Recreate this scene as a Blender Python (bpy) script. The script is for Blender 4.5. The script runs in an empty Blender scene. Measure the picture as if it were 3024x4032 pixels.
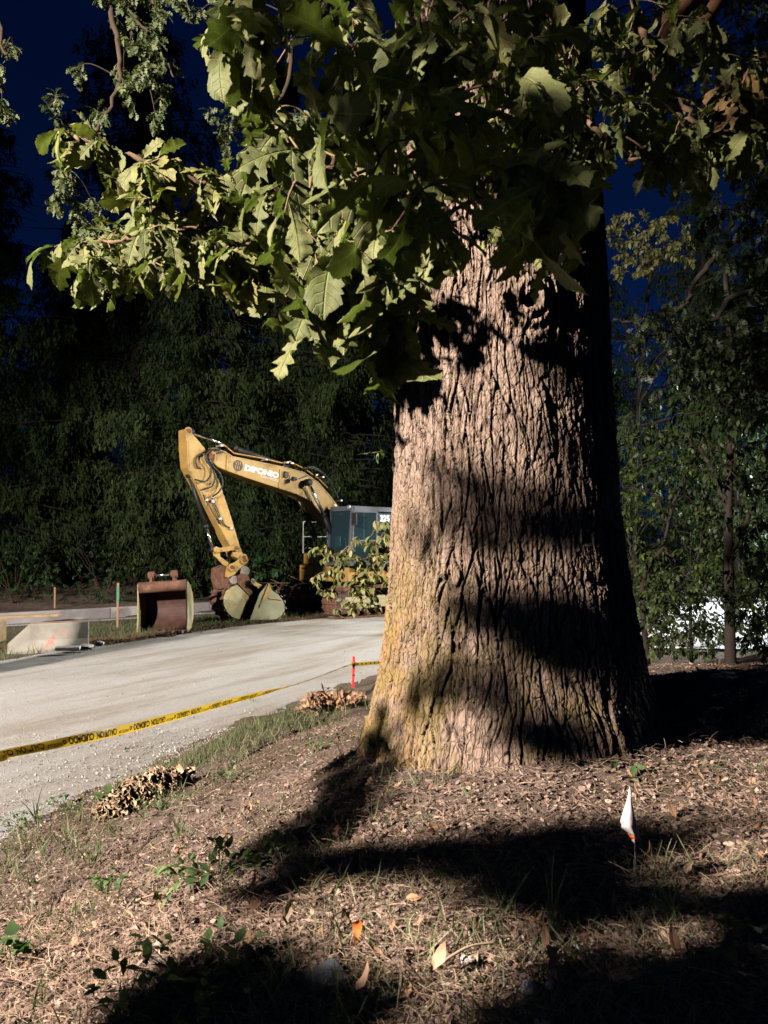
import bpy, math, random
import numpy as np
from mathutils import Vector

# ------------------------------------------------------------------ camera, world, light, exposure
scene = bpy.context.scene
col = scene.collection
FPX = 3029.0
PITCH = math.radians(2.53)
CAMZ = 2.0
camd = bpy.data.cameras.new('camera')
cam = bpy.data.objects.new('camera', camd); col.objects.link(cam)
cam.location = (0, 0, CAMZ)
cam.rotation_euler = (math.pi / 2 + PITCH, 0, 0)
camd.sensor_fit = 'VERTICAL'; camd.sensor_height = 36.0
camd.lens = 36.0 * FPX / 4032.0
camd.clip_start = 0.05; camd.clip_end = 2000
camd.dof.use_dof = True; camd.dof.focus_distance = 5.0; camd.dof.aperture_fstop = 9.0
scene.camera = cam

SUN_EL, SUN_ROT = math.radians(20), math.radians(225)
w = bpy.data.worlds.new('World'); scene.world = w; w.use_nodes = True
nt = w.node_tree; nt.nodes.clear()
sky = nt.nodes.new('ShaderNodeTexSky'); sky.sky_type = 'NISHITA'; sky.sun_disc = False
sky.sun_elevation = SUN_EL; sky.sun_rotation = SUN_ROT; sky.ozone_density = 4.0
mul = nt.nodes.new('ShaderNodeMix'); mul.data_type = 'RGBA'; mul.blend_type = 'MULTIPLY'
mul.inputs[0].default_value = 1.0
mul.inputs[7].default_value = (0.10, 0.34, 1.0, 1)
bg = nt.nodes.new('ShaderNodeBackground'); bg.inputs['Strength'].default_value = 0.0085
wo = nt.nodes.new('ShaderNodeOutputWorld')
nt.links.new(sky.outputs[0], mul.inputs[6]); nt.links.new(mul.outputs[2], bg.inputs[0]); nt.links.new(bg.outputs[0], wo.inputs[0])

sund = bpy.data.lights.new('sun', 'SUN'); sund.energy = 0.02; sund.angle = math.radians(0.5)
sund.color = (0.8, 0.88, 1.0)
sun = bpy.data.objects.new('sun', sund); col.objects.link(sun)
sun.rotation_euler = (math.pi / 2 - SUN_EL, 0, math.pi - SUN_ROT)   # aimed with the sky's sun
sun.location = (-30, -30, 30)
scene.view_settings.view_transform = 'Standard'; scene.view_settings.look = 'None'
scene.view_settings.exposure = 0.0; scene.view_settings.gamma = 1.0
scene.view_settings.use_curve_mapping = False
scene.cycles.max_bounces = 6; scene.cycles.diffuse_bounces = 0; scene.cycles.transparent_max_bounces = 6
scene.cycles.glossy_bounces = 2; scene.cycles.transmission_bounces = 4
scene.cycles.sample_clamp_indirect = 3.0

KEY = np.array([-12.4, -4.6, 8.4])      # floodlight on the light tower behind the camera, to the left

# ------------------------------------------------------------------ helpers
rng = np.random.default_rng(7)
random.seed(7)
CT, ST = math.cos(PITCH), math.sin(PITCH)

def ray(px, py):
    cx = (px - 1512) / FPX; cy = (2016 - py) / FPX
    return np.array([cx, CT - cy * ST, ST + cy * CT])
def at(px, py, Y):
    """world point on the sight line of a photo pixel at distance Y in front of the camera"""
    d = ray(px, py)
    return np.array([0, 0, CAMZ]) + d * (Y / d[1])
def on_plane(px, py, p0, n):
    d = ray(px, py); o = np.array([0, 0, CAMZ])
    return o + d * (np.dot(np.array(p0) - o, n) / np.dot(d, n))

def tag(o, label=None, cat=None, group=None, kind=None):
    if label: o['label'] = label
    if cat: o['category'] = cat
    if group: o['group'] = group
    if kind: o['kind'] = kind
    return o
def root_loc(p):
    while p.parent is not None: p = p.parent
    return np.array(p.location)
def empty(name, loc, label, cat, group=None):
    o = bpy.data.objects.new(name, None); col.objects.link(o); o.location = tuple(float(v) for v in loc)
    o.empty_display_size = 0.2
    return tag(o, label, cat, group)

class MB:
    """collects geometry in world space, links it as one mesh object"""
    def __init__(s):
        s.V = []; s.F = []; s.M = []; s.R = []; s.n = 0; s.U = {}
    def add(s, V, F, m=0, r=None, uv=None):
        V = np.asarray(V, float).reshape(-1, 3)
        if uv is not None: s.U[len(s.V)] = uv
        s.V.append(V)
        s.R.append(np.full(len(V), random.random() if r is None else r) if np.isscalar(r) or r is None else np.asarray(r, float))
        F = np.asarray(F, int) + s.n
        s.F.append(F); s.M.append(np.full(len(F), m))
        s.n += len(V); return s
    def addl(s, V, faces, m=0, r=None):
        V = np.asarray(V, float).reshape(-1, 3)
        s.V.append(V); s.R.append(np.full(len(V), random.random() if r is None else r))
        for f in faces:
            s.F.append(np.array([f]) + s.n); s.M.append(np.array([m]))
        s.n += len(V); return s
    def box(s, c, size, ax=None, m=0, r=None):
        c = np.array(c, float); h = np.array(size, float) / 2
        A = np.eye(3) if ax is None else np.array(ax, float)
        V = [c + A[0] * h[0] * i + A[1] * h[1] * j + A[2] * h[2] * k for i in (-1, 1) for j in (-1, 1) for k in (-1, 1)]
        return s.add(V, [[0, 1, 3, 2], [4, 6, 7, 5], [0, 4, 5, 1], [2, 3, 7, 6], [0, 2, 6, 4], [1, 5, 7, 3]], m, r)
    def tube(s, P, rad, n=8, m=0, r=None, cap=True):
        P = np.asarray(P, float); k = len(P)
        rad = np.full(k, rad, float) if np.isscalar(rad) else np.asarray(rad, float)
        T = np.gradient(P, axis=0); T /= np.linalg.norm(T, axis=1)[:, None] + 1e-9
        up = np.array([0, 0, 1.0]) if abs(T[0][2]) < 0.9 else np.array([1.0, 0, 0])
        V = []
        N = np.cross(T[0], up); N /= np.linalg.norm(N)
        a = np.linspace(0, 2 * np.pi, n, endpoint=False)
        for i in range(k):
            N = N - T[i] * np.dot(N, T[i]); N /= np.linalg.norm(N) + 1e-9
            B = np.cross(T[i], N)
            V.append(P[i] + rad[i] * (np.cos(a)[:, None] * N + np.sin(a)[:, None] * B))
        V = np.concatenate(V)
        i, j = np.meshgrid(np.arange(k - 1), np.arange(n), indexing='ij')
        F = np.stack([i * n + j, i * n + (j + 1) % n, (i + 1) * n + (j + 1) % n, (i + 1) * n + j], -1).reshape(-1, 4)
        base = s.n
        s.add(V, F, m, r)
        if cap:
            s.F.append(np.array([list(range(n - 1, -1, -1))]) + base); s.M.append(np.array([m]))
            s.F.append(np.array([list(range(n))]) + base + (k - 1) * n); s.M.append(np.array([m]))
        return s
    def prism(s, poly, d, m=0, r=None):
        """poly (n,3) planar polygon, extruded by vector d"""
        P = np.asarray(poly, float); n = len(P); d = np.array(d, float)
        V = np.concatenate([P, P + d])
        s.addl(V, [list(range(n)), list(range(2 * n - 1, n - 1, -1))] + [[i, i + n, (i + 1) % n + n, (i + 1) % n] for i in range(n)], m, r)
        return s
    def build(s, name, mats, parent=None, smooth=False, bevel=0, origin=None):
        V = np.concatenate(s.V)
        o0 = root_loc(parent) if parent is not None else (np.array(origin, float) if origin is not None else V.mean(0))
        if parent is None and origin is None: o0[2] = V[:, 2].min()
        me = bpy.data.meshes.new(name)
        loops = np.concatenate([f.ravel() for f in s.F])
        tot = np.concatenate([np.full(len(f), f.shape[1]) for f in s.F])
        start = np.concatenate([[0], np.cumsum(tot)[:-1]])
        me.vertices.add(len(V)); me.vertices.foreach_set('co', (V - o0).ravel())
        me.loops.add(len(loops)); me.loops.foreach_set('vertex_index', loops.astype(np.int32))
        me.polygons.add(len(tot)); me.polygons.foreach_set('loop_start', start.astype(np.int32))
        me.polygons.foreach_set('loop_total', tot.astype(np.int32))
        me.polygons.foreach_set('material_index', np.concatenate(s.M).astype(np.int32))
        me.polygons.foreach_set('use_smooth', np.full(len(tot), bool(smooth)))
        at_ = me.attributes.new('rnd', 'FLOAT', 'POINT'); at_.data.foreach_set('value', np.concatenate(s.R).astype(np.float32))
        if s.U:
            uv = np.concatenate([s.U.get(k, np.zeros((len(v), 2))) for k, v in enumerate(s.V)])
            for nm, k in (('lt', 0), ('lw', 1)):
                q = me.attributes.new(nm, 'FLOAT', 'POINT'); q.data.foreach_set('value', uv[:, k].astype(np.float32))
        me.update(calc_edges=True); me.validate()
        for mt in (mats if isinstance(mats, (list, tuple)) else [mats]): me.materials.append(mt)
        o = bpy.data.objects.new(name, me); col.objects.link(o)
        if parent is not None: o.parent = parent
        else: o.location = tuple(o0)
        if bevel:
            b = o.modifiers.new('bevel', 'BEVEL'); b.width = bevel; b.segments = 2; b.limit_method = 'ANGLE'; b.angle_limit = math.radians(40)
        return o

# ---- noise
_perm = rng.random((256, 256))
def _h(ix, iy, s=0): return _perm[(ix * 7 + s * 31 + iy * 3) & 255, (iy * 13 + s * 17 + ix) & 255]
def vnoise(x, y, s=0):
    ix = np.floor(x).astype(int); iy = np.floor(y).astype(int); fx = x - ix; fy = y - iy
    fx = fx * fx * (3 - 2 * fx); fy = fy * fy * (3 - 2 * fy)
    a = _h(ix, iy, s); b = _h(ix + 1, iy, s); c = _h(ix, iy + 1, s); d = _h(ix + 1, iy + 1, s)
    return (a * (1 - fx) + b * fx) * (1 - fy) + (c * (1 - fx) + d * fx) * fy - 0.5
def fbm(x, y, o=4, s=0):
    t = 0; a = 1.0
    for k in range(o):
        t = t + a * vnoise(x * 2 ** k + 17.3 * k, y * 2 ** k - 9.1 * k, s + k); a *= 0.5
    return t
def voronoi(a, b, na, s=0, jit=0.9):
    ia = np.floor(a).astype(int); ib = np.floor(b).astype(int)
    f1 = np.full(a.shape, 9.0); f2 = np.full(a.shape, 9.0); cr = np.zeros(a.shape)
    for i in (-1, 0, 1):
        for j in (-1, 0, 1):
            ca = ia + i; cb = ib + j; cw = np.mod(ca, na)
            ja = ca + 0.5 + jit * (_h(cw, cb, s) - 0.5); jb = cb + 0.5 + jit * (_h(cw + 57, cb + 91, s + 3) - 0.5)
            d = np.hypot(a - ja, b - jb)
            n = d < f1
            f2 = np.where(n, f1, np.minimum(f2, d)); cr = np.where(n, _h(cw + 11, cb, s + 5), cr); f1 = np.where(n, d, f1)
    return f2 - f1, cr
def sstep(a, b, x):
    t = np.clip((x - a) / (b - a), 0, 1); return t * t * (3 - 2 * t)

# ---- materials
def mat(name, rough=0.8, spec=0.3, metal=0.0):
    m = bpy.data.materials.new(name); m.use_nodes = True
    b = m.node_tree.nodes['Principled BSDF']
    b.inputs['Roughness'].default_value = rough; b.inputs['Specular IOR Level'].default_value = spec
    b.inputs['Metallic'].default_value = metal
    return m, m.node_tree, b
def N(nt, t, **k):
    n = nt.nodes.new(t)
    for a, v in k.items(): setattr(n, a, v)
    return n
def noise_tex(nt, scale, detail=6, rough=0.6, vec=None, stretch=None):
    tc = N(nt, 'ShaderNodeTexCoord'); src = tc.outputs['Object']
    if vec is not None: src = vec
    if stretch is not None:
        if len(stretch) > 3:
            m0 = N(nt, 'ShaderNodeMapping'); m0.inputs['Rotation'].default_value = (0, 0, stretch[3]); nt.links.new(src, m0.inputs[0]); src = m0.outputs[0]
        mp = N(nt, 'ShaderNodeMapping'); mp.inputs['Scale'].default_value = stretch[:3]
        nt.links.new(src, mp.inputs[0]); src = mp.outputs[0]
    n = N(nt, 'ShaderNodeTexNoise'); n.inputs['Scale'].default_value = scale
    n.inputs['Detail'].default_value = detail; n.inputs['Roughness'].default_value = rough
    nt.links.new(src, n.inputs['Vector'])
    return n.outputs['Fac']
def ramp(nt, fac, stops):
    r = N(nt, 'ShaderNodeValToRGB'); e = r.color_ramp.elements
    while len(e) < len(stops): e.new(0.5)
    for k, (p, c) in enumerate(stops):
        e[k].position = p; e[k].color = (*c, 1) if len(c) == 3 else c
    nt.links.new(fac, r.inputs[0]); return r.outputs[0]
def mix(nt, fac, a, b, mode='MIX'):
    n = N(nt, 'ShaderNodeMix', data_type='RGBA', blend_type=mode)
    for s, v in ((n.inputs[0], fac), (n.inputs[6], a), (n.inputs[7], b)):
        if isinstance(v, (int, float)): s.default_value = v
        elif isinstance(v, tuple): s.default_value = (*v, 1)
        else: nt.links.new(v, s)
    return n.outputs[2]
def bump(nt, bsdf, h, strength=0.5, dist=0.02):
    n = N(nt, 'ShaderNodeBump'); n.inputs['Strength'].default_value = strength; n.inputs['Distance'].default_value = dist
    nt.links.new(h, n.inputs['Height']); nt.links.new(n.outputs[0], bsdf.inputs['Normal'])
def attr(nt, name='rnd'):
    a = N(nt, 'ShaderNodeAttribute', attribute_name=name); return a.outputs['Fac']

def simple(name, c, rough=0.7, spec=0.3, metal=0.0, var=0.25, scale=6, dirt=None, bmp=0.0):
    m, nt, b = mat(name, rough, spec, metal)
    f = noise_tex(nt, scale)
    c2 = tuple(v * (1 - var) for v in c); c3 = tuple(min(1, v * (1 + var)) for v in c)
    cc = ramp(nt, f, [(0.3, c2), (0.7, c3)])
    if dirt:
        g = ramp(nt, noise_tex(nt, dirt[1], 8, 0.7), [(dirt[2], (0, 0, 0)), (dirt[2] + 0.12, (1, 1, 1))])
        cc = mix(nt, g, cc, dirt[0])
        nt.links.new(ramp(nt, g, [(0, (rough,) * 3), (1, (0.95,) * 3)]), b.inputs['Roughness'])
    nt.links.new(cc, b.inputs['Base Color'])
    if bmp: bump(nt, b, noise_tex(nt, scale * 6, 8, 0.7), bmp, 0.01)
    return m

def math_n(nt, op, a, b_=0.0, clamp=False):
    q = N(nt, 'ShaderNodeMath', operation=op); q.use_clamp = clamp
    for k, v in enumerate((a, b_)):
        if isinstance(v, (int, float)): q.inputs[k].default_value = v
        else: nt.links.new(v, q.inputs[k])
    return q.outputs[0]
def leaf_mat(name, cols, trans=0.35, rough=0.55, spec=0.35, veins=False):
    m, nt, b = mat(name, rough, spec)
    c = ramp(nt, attr(nt), [(k / (len(cols) - 1), q) for k, q in enumerate(cols)])
    c = mix(nt, 0.5, c, ramp(nt, noise_tex(nt, 25, 4), [(0.3, (0.45, 0.45, 0.4)), (0.7, (1.25, 1.25, 1.1))]), 'MULTIPLY')
    c = mix(nt, 1.0, c, (1.2, 1.2, 1.2), 'MULTIPLY')
    if veins:
        aw = math_n(nt, 'ABSOLUTE', attr(nt, 'lw')); lt = attr(nt, 'lt')
        mid = math_n(nt, 'SUBTRACT', 1.0, math_n(nt, 'MULTIPLY', aw, 14.0), True)
        fr = math_n(nt, 'FRACT', math_n(nt, 'SUBTRACT', math_n(nt, 'MULTIPLY', lt, 8.0), math_n(nt, 'MULTIPLY', aw, 1.6)))
        sv = math_n(nt, 'SUBTRACT', 1.0, math_n(nt, 'MULTIPLY', math_n(nt, 'ABSOLUTE', math_n(nt, 'SUBTRACT', fr, 0.5)), 9.0), True)
        vv = math_n(nt, 'MAXIMUM', mid, math_n(nt, 'MULTIPLY', sv, 0.55))
        c = mix(nt, math_n(nt, 'MULTIPLY', vv, 0.45), c, (0.34, 0.36, 0.14))
        q = N(nt, 'ShaderNodeBump'); q.inputs['Strength'].default_value = 0.6; q.inputs['Distance'].default_value = 0.004
        q.invert = True; hh_ = math_n(nt, 'ADD', vv, math_n(nt, 'MULTIPLY', noise_tex(nt, 60, 4), 0.5))
        nt.links.new(hh_, q.inputs['Height']); nt.links.new(q.outputs[0], b.inputs['Normal'])
        spots = ramp(nt, noise_tex(nt, 55, 6, 0.7), [(0.62, (0, 0, 0)), (0.68, (0.8, 0.8, 0.8))])
        c = mix(nt, spots, c, (0.10, 0.06, 0.02))
    nt.links.new(c, b.inputs['Base Color'])
    t = N(nt, 'ShaderNodeBsdfTranslucent'); nt.links.new(mix(nt, 1.0, c, (0.95, 1.25, 0.5), 'MULTIPLY'), t.inputs[0])
    ms = N(nt, 'ShaderNodeMixShader'); ms.inputs[0].default_value = trans
    out = [n for n in nt.nodes if n.type == 'OUTPUT_MATERIAL'][0]
    nt.links.new(b.outputs[0], ms.inputs[1]); nt.links.new(t.outputs[0], ms.inputs[2]); nt.links.new(ms.outputs[0], out.inputs[0])
    return m

M = {}
M['oak_leaf'] = leaf_mat('oak_leaf', [(0.07, 0.088, 0.028), (0.115, 0.13, 0.05), (0.165, 0.175, 0.075), (0.20, 0.185, 0.06), (0.22, 0.17, 0.055)], 0.24, 0.6, 0.2, veins=True)
M['far_oak_leaf'] = leaf_mat('far_oak_leaf', [(0.07, 0.095, 0.045), (0.11, 0.135, 0.065), (0.16, 0.18, 0.09)], 0.25)
M['shade_bough_leaf'] = leaf_mat('shade_bough_leaf', [(0.04, 0.055, 0.02), (0.08, 0.095, 0.035), (0.11, 0.12, 0.05)], 0.08)  # near-opaque leaf for the unseen boughs added to cast shade
M['shade_painted_leaf'] = leaf_mat('shaded_side_leaf', [(0.010, 0.018, 0.006), (0.02, 0.032, 0.010), (0.035, 0.05, 0.015)], 0.2)  # leaf darkened so the unlit side's shade sits in its colour
M['dead_leaf'] = leaf_mat('dead_leaf', [(0.16, 0.10, 0.04), (0.26, 0.17, 0.08), (0.36, 0.22, 0.12)], 0.2, 0.8, 0.1)
M['shrub_leaf'] = leaf_mat('shrub_leaf', [(0.07, 0.09, 0.03), (0.16, 0.165, 0.06), (0.28, 0.26, 0.11)], 0.3)
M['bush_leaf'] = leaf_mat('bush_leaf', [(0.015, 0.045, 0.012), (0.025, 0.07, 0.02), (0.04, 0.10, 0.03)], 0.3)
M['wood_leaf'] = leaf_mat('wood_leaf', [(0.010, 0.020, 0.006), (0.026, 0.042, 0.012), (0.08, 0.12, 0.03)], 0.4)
M['weed_leaf'] = leaf_mat('weed_leaf', [(0.04, 0.075, 0.028), (0.08, 0.135, 0.05), (0.14, 0.21, 0.08)], 0.3)
M['grass'] = leaf_mat('grass', [(0.06, 0.085, 0.035), (0.11, 0.14, 0.065), (0.20, 0.20, 0.11), (0.32, 0.27, 0.18)], 0.25)
M['conifer'] = leaf_mat('conifer', [(0.010, 0.020, 0.007), (0.020, 0.034, 0.012), (0.045, 0.062, 0.024)], 0.15, 0.8, 0.1)
M['twig'] = simple('twig', (0.20, 0.13, 0.08), 0.85, 0.15, bmp=0.3)
M['darkbark'] = simple('darkbark', (0.07, 0.05, 0.035), 0.95, 0.1, scale=3, bmp=0.5)
M['blackbark'] = simple('blackbark', (0.03, 0.024, 0.02), 0.95, 0.1, scale=3, bmp=0.5)
M['redbark'] = simple('redbark', (0.075, 0.038, 0.02), 0.9, 0.1, scale=3, bmp=0.5)
# ------------------------------------------------------------------ ground, road
def edge_near(Y):
    return np.interp(Y, [-60, -10, 0, 5.5, 8.9, 11.4, 20, 60, 200], [-22, -7.0, -4.4, -2.75, -1.75, -0.6, 4.8, 30, 115])
def edge_far(Y):
    return np.interp(Y, [-60, -10, 0, 8, 13.5, 18.9, 22.9, 30, 60, 200], [-62, -25, -16.5, -10.6, -6.7, -3.9, -0.4, 6, 33, 160])
def bank(X, Y):
    s = (X - edge_near(Y)) * 0.94
    h = 0.95 * sstep(0, 4.0, s) * (1 - sstep(6.0, 13.0, Y))
    h = h - 0.10 * sstep(0.3, -0.1, s) * sstep(-0.6, 0.0, (X - edge_far(Y)) * 1) * 0   # road bed
    return h
TX, TY = 0.69, 4.32      # oak
def ground_z(X, Y, fine=True):
    X = np.asarray(X, float); Y = np.asarray(Y, float)
    s = (X - edge_near(Y)) * 0.94; t = (edge_far(Y) - X) * 0.8
    onroad = sstep(0.12, -0.25, s + 0.25 * vnoise(X * 1.3, Y * 1.3, 3)) * sstep(0.15, -0.25, t + 0.3 * vnoise(X, Y, 4))
    h = bank(X, Y) - 0.09 * onroad
    sk = -(X + 14.5) * 0.652 + (Y - 15.4) * 0.758
    h = h + sstep(0.15, 0.9, sk) * 0.22 + sstep(1, 9, sk) * 0.7
    h = h + 0.10 * fbm(X * 0.5, Y * 0.5, 3, 1) * (1 - onroad) * sstep(0, 0.8, s)
    if fine:
        h = h + (1 - onroad) * (0.035 * fbm(X * 3, Y * 3, 3, 2) + 0.022 * fbm(X * 14, Y * 14, 3, 5))
        d = np.hypot(X - TX, Y - TY)
        h = h + 0.10 * sstep(1.5, 0.7, d)
    return h

def graded(lo, hi, flo, fhi, step, grow=1.12):
    a = list(np.arange(flo, fhi, step)); s = step; x = a[-1]
    while x < hi: s *= grow; x += s; a.append(x)
    s = step; x = a[0]; b = []
    while x > lo: s *= grow; x -= s; b.append(x)
    return np.array(b[::-1] + a)
def sheet(name, xs, ys, zf, m):
    X, Y = np.meshgrid(xs, ys, indexing='ij'); Z = zf(X, Y)
    mb = MB(); n = len(ys)
    i, j = np.meshgrid(np.arange(len(xs) - 1), np.arange(n - 1), indexing='ij')
    F = np.stack([i * n + j, (i + 1) * n + j, (i + 1) * n + j + 1, i * n + j + 1], -1).reshape(-1, 4)
    mb.add(np.stack([X, Y, Z], -1).reshape(-1, 3), F, 0, 0.5)
    o = mb.build(name, m, smooth=True, origin=(0, 0, 0)); return o

m, nt, b = mat('soil', 0.95, 0.1)
c = ramp(nt, noise_tex(nt, 9, 10, 0.75), [(0.3, (0.075, 0.055, 0.045)), (0.5, (0.16, 0.12, 0.10)), (0.7, (0.29, 0.225, 0.195))])
c = mix(nt, ramp(nt, noise_tex(nt, 1.1, 5), [(0.45, (0, 0, 0)), (0.6, (0.6, 0.6, 0.6))]), c, (0.09, 0.075, 0.04))
nt.links.new(c, b.inputs['Base Color']); bump(nt, b, noise_tex(nt, 60, 8, 0.8), 0.9, 0.02)
M['soil'] = m
sheet('ground', graded(-300, 300, -5.2, 5.2, 0.035), graded(-80, 400, 0.6, 9.5, 0.035), ground_z, M['soil'])

m, nt, b = mat('road_dirt', 0.95, 0.12)
fine = ramp(nt, noise_tex(nt, 45, 10, 0.8), [(0.25, (0.29, 0.285, 0.27)), (0.5, (0.47, 0.465, 0.445)), (0.75, (0.62, 0.615, 0.595))])
ang = math.radians(-60)
streak = noise_tex(nt, 1.0, 8, 0.65, stretch=(0.22, 1.5, 1, ang))
dirt = ramp(nt, streak, [(0.46, (0, 0, 0)), (0.64, (0.7, 0.7, 0.7))])
c = mix(nt, dirt, fine, (0.30, 0.24, 0.17))
c = mix(nt, ramp(nt, noise_tex(nt, 2.2, 8, 0.7, stretch=(0.3, 2.0, 1, ang)), [(0.55, (0, 0, 0)), (0.75, (0.7, 0.7, 0.7))]), c, (0.60, 0.59, 0.57))
nt.links.new(c, b.inputs['Base Color'])
bump(nt, b, noise_tex(nt, 22, 10, 0.9), 1.0, 0.04)
M['road'] = m
# road sheet in (along, across) coordinates
ys = graded(-60, 200, 4, 26, 0.11); ts = np.linspace(-0.06, 1.06, 90)
Yg, Tg = np.meshgrid(ys, ts, indexing='ij')
Xg = edge_near(Yg) * (1 - Tg) + edge_far(Yg) * Tg
cr = Tg * 8
Zg = 0.006 + 0.02 * fbm(cr * 1.6, Yg * 0.16, 4, 8) + 0.012 * fbm(Xg * 3, Yg * 3, 3, 9) - 0.03 * (sstep(0.02, -0.05, Tg) + sstep(0.98, 1.05, Tg))
mb = MB(); n = len(ts)
i, j = np.meshgrid(np.arange(len(ys) - 1), np.arange(n - 1), indexing='ij')
mb.add(np.stack([Xg, Yg, Zg], -1).reshape(-1, 3), np.stack([i * n + j, i * n + j + 1, (i + 1) * n + j + 1, (i + 1) * n + j], -1).reshape(-1, 4), 0, 0.5)
tag(mb.build('road', M['road'], smooth=True, origin=(0, 0, 0)), kind='structure')
tag(bpy.data.objects['ground'], kind='structure')

# pale paved yard beyond the bank on the right, lit by its own lamp
m, nt, b = mat('yard', 0.9, 0.1)
nt.links.new(ramp(nt, noise_tex(nt, 3, 8), [(0.3, (0.55, 0.55, 0.55)), (0.7, (0.75, 0.75, 0.75))]), b.inputs['Base Color'])
mb = MB(); mb.addl([[4.9, 15.0, 0.03], [28, 13, 0.03], [34, 36, 0.03], [11.5, 30.0, 0.03]], [[0, 1, 2, 3]])
M['yard'] = m
tag(mb.build('concrete_yard', m, origin=(0, 0, 0)), kind='structure')

# ------------------------------------------------------------------ the oak
m, nt, b = mat('oak_bark', 0.95, 0.12)
cr_ = attr(nt, 'rnd')
tc = N(nt, 'ShaderNodeTexCoord')
c = ramp(nt, noise_tex(nt, 14, 10, 0.75, stretch=(1, 1, 0.35)), [(0.25, (0.15, 0.105, 0.08)), (0.5, (0.29, 0.21, 0.16)), (0.75, (0.42, 0.32, 0.25))])
c = mix(nt, cr_, (0.045, 0.032, 0.025), c)
# lichen: ochre on the left root flare and a band lower right
sx = N(nt, 'ShaderNodeSeparateXYZ'); nt.links.new(tc.outputs['Object'], sx.inputs[0])
def mr(src, a, b_, lo=0, hi=1):
    q = N(nt, 'ShaderNodeMapRange', clamp=True); q.inputs[1].default_value = a; q.inputs[2].default_value = b_
    q.inputs[3].default_value = lo; q.inputs[4].default_value = hi; nt.links.new(src, q.inputs[0]); return q.outputs[0]
def mul_(a, b_):
    q = N(nt, 'ShaderNodeMath', operation='MULTIPLY')
    for k, v in enumerate((a, b_)):
        if isinstance(v, (int, float)): q.inputs[k].default_value = v
        else: nt.links.new(v, q.inputs[k])
    return q.outputs[0]
ln = ramp(nt, noise_tex(nt, 3.0, 8, 0.7), [(0.47, (0, 0, 0)), (0.58, (1, 1, 1))])
left = mul_(mul_(mr(sx.outputs[0], -0.42, -0.62), mr(sx.outputs[2], 1.35, 0.75)), ramp(nt, noise_tex(nt, 5, 8, 0.7), [(0.38, (0, 0, 0)), (0.55, (1, 1, 1))]))
c = mix(nt, mul_(left, 0.7), c, (0.30, 0.18, 0.055))
low = mul_(mul_(ln, mr(sx.outputs[2], 1.5, 0.3)), 0.6)
c = mix(nt, low, c, (0.20, 0.16, 0.045))
nt.links.new(c, b.inputs['Base Color'])
vt = N(nt, 'ShaderNodeTexVoronoi', feature='DISTANCE_TO_EDGE'); vt.inputs['Scale'].default_value = 34
mp = N(nt, 'ShaderNodeMapping'); mp.inputs['Scale'].default_value = (1, 1, 0.42); nt.links.new(tc.outputs['Object'], mp.inputs[0])
wv_ = N(nt, 'ShaderNodeMix', data_type='RGBA', blend_type='ADD'); wv_.inputs[0].default_value = 0.05
nz = N(nt, 'ShaderNodeTexNoise'); nz.inputs['Scale'].default_value = 9; nt.links.new(tc.outputs['Object'], nz.inputs[0])
nt.links.new(mp.outputs[0], wv_.inputs[6]); nt.links.new(nz.outputs['Color'], wv_.inputs[7]); nt.links.new(wv_.outputs[2], vt.inputs['Vector'])
vh = mr(vt.outputs['Distance'], 0.0, 0.12)
c = mix(nt, mr(vt.outputs['Distance'], 0.0, 0.06, 0.55, 0.0), c, (0.07, 0.05, 0.04)); nt.links.new(c, b.inputs['Base Color'])
q = N(nt, 'ShaderNodeMath', operation='ADD'); nt.links.new(vh, q.inputs[0]); nt.links.new(noise_tex(nt, 110, 8, 0.8, stretch=(1, 1, 0.5)), q.inputs[1])
bump(nt, b, q.outputs[0], 0.8, 0.009)
M['bark'] = m

OAK = empty('oak_tree', (TX, TY, 0.93), 'massive old oak with furrowed bark and ochre lichen at its foot', 'tree')
def trunk_r(z):
    return np.interp(z, [0.2, 0.7, 0.9, 1.05, 1.26, 1.53, 1.8, 2.2, 2.87, 4.07, 4.9, 6.5, 8, 10], [1.05, 0.95, 0.88, 0.80, 0.73, 0.68, 0.65, 0.625, 0.60, 0.575, 0.54, 0.50, 0.45, 0.36])
nT = 1150
zs = np.concatenate([np.arange(0.45, 5.15, 0.0052), np.arange(5.15, 10, 0.12)])
th = np.linspace(0, 2 * np.pi, nT, endpoint=False)
Zt, Tt = np.meshgrid(zs, th, indexing='ij')
Xa = np.cos(Tt); Ya = np.sin(Tt)
wob = 0.35 * fbm(Xa * 3 + 5, Zt * 2.0 + Ya * 3, 3, 11)
wob2 = 0.5 * fbm(Xa * 9 + 5, Zt * 9 + Ya * 9, 2, 14)
a1 = Tt / (2 * np.pi) * 84 + wob * 2.0 + wob2 * 0.45
e1, c1 = voronoi(a1, Zt / 0.30 + 0.8 * vnoise(Xa * 12, Ya * 12 + Zt, 13), 84, 1)
e2, c2 = voronoi(Tt / (2 * np.pi) * 210 + wob * 5 + wob2 * 1.6, Zt / 0.075 + 1.3 * wob2, 210, 6)
e3, c3 = voronoi(Tt / (2 * np.pi) * 42 + wob * 1.4 + wob2 * .3, Zt / 0.9, 42, 9)
dm = 0.5 + 0.8 * sstep(-0.25, 0.3, fbm(Xa * 2.5, Zt * 1.1 + Ya * 2.5, 3, 15))
h1 = sstep(0.02, 0.17, e1); h2 = sstep(0.01, 0.2, e2); h3 = sstep(0.005, 0.06, e3)
rel = 0.017 * dm * (h1 - 1) + 0.005 * (h2 - 1) + 0.034 * (h3 - 1) * sstep(0.35, 0.7, dm) + 0.013 * (c1 - 0.5) + 0.009 * (c2 - 0.5) + 0.02 * fbm(Xa * 2, Zt * 1.5 + Ya * 2, 4, 20)
rel += 0.005 * fbm(Tt * 60, Zt * 70, 3, 22)
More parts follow.
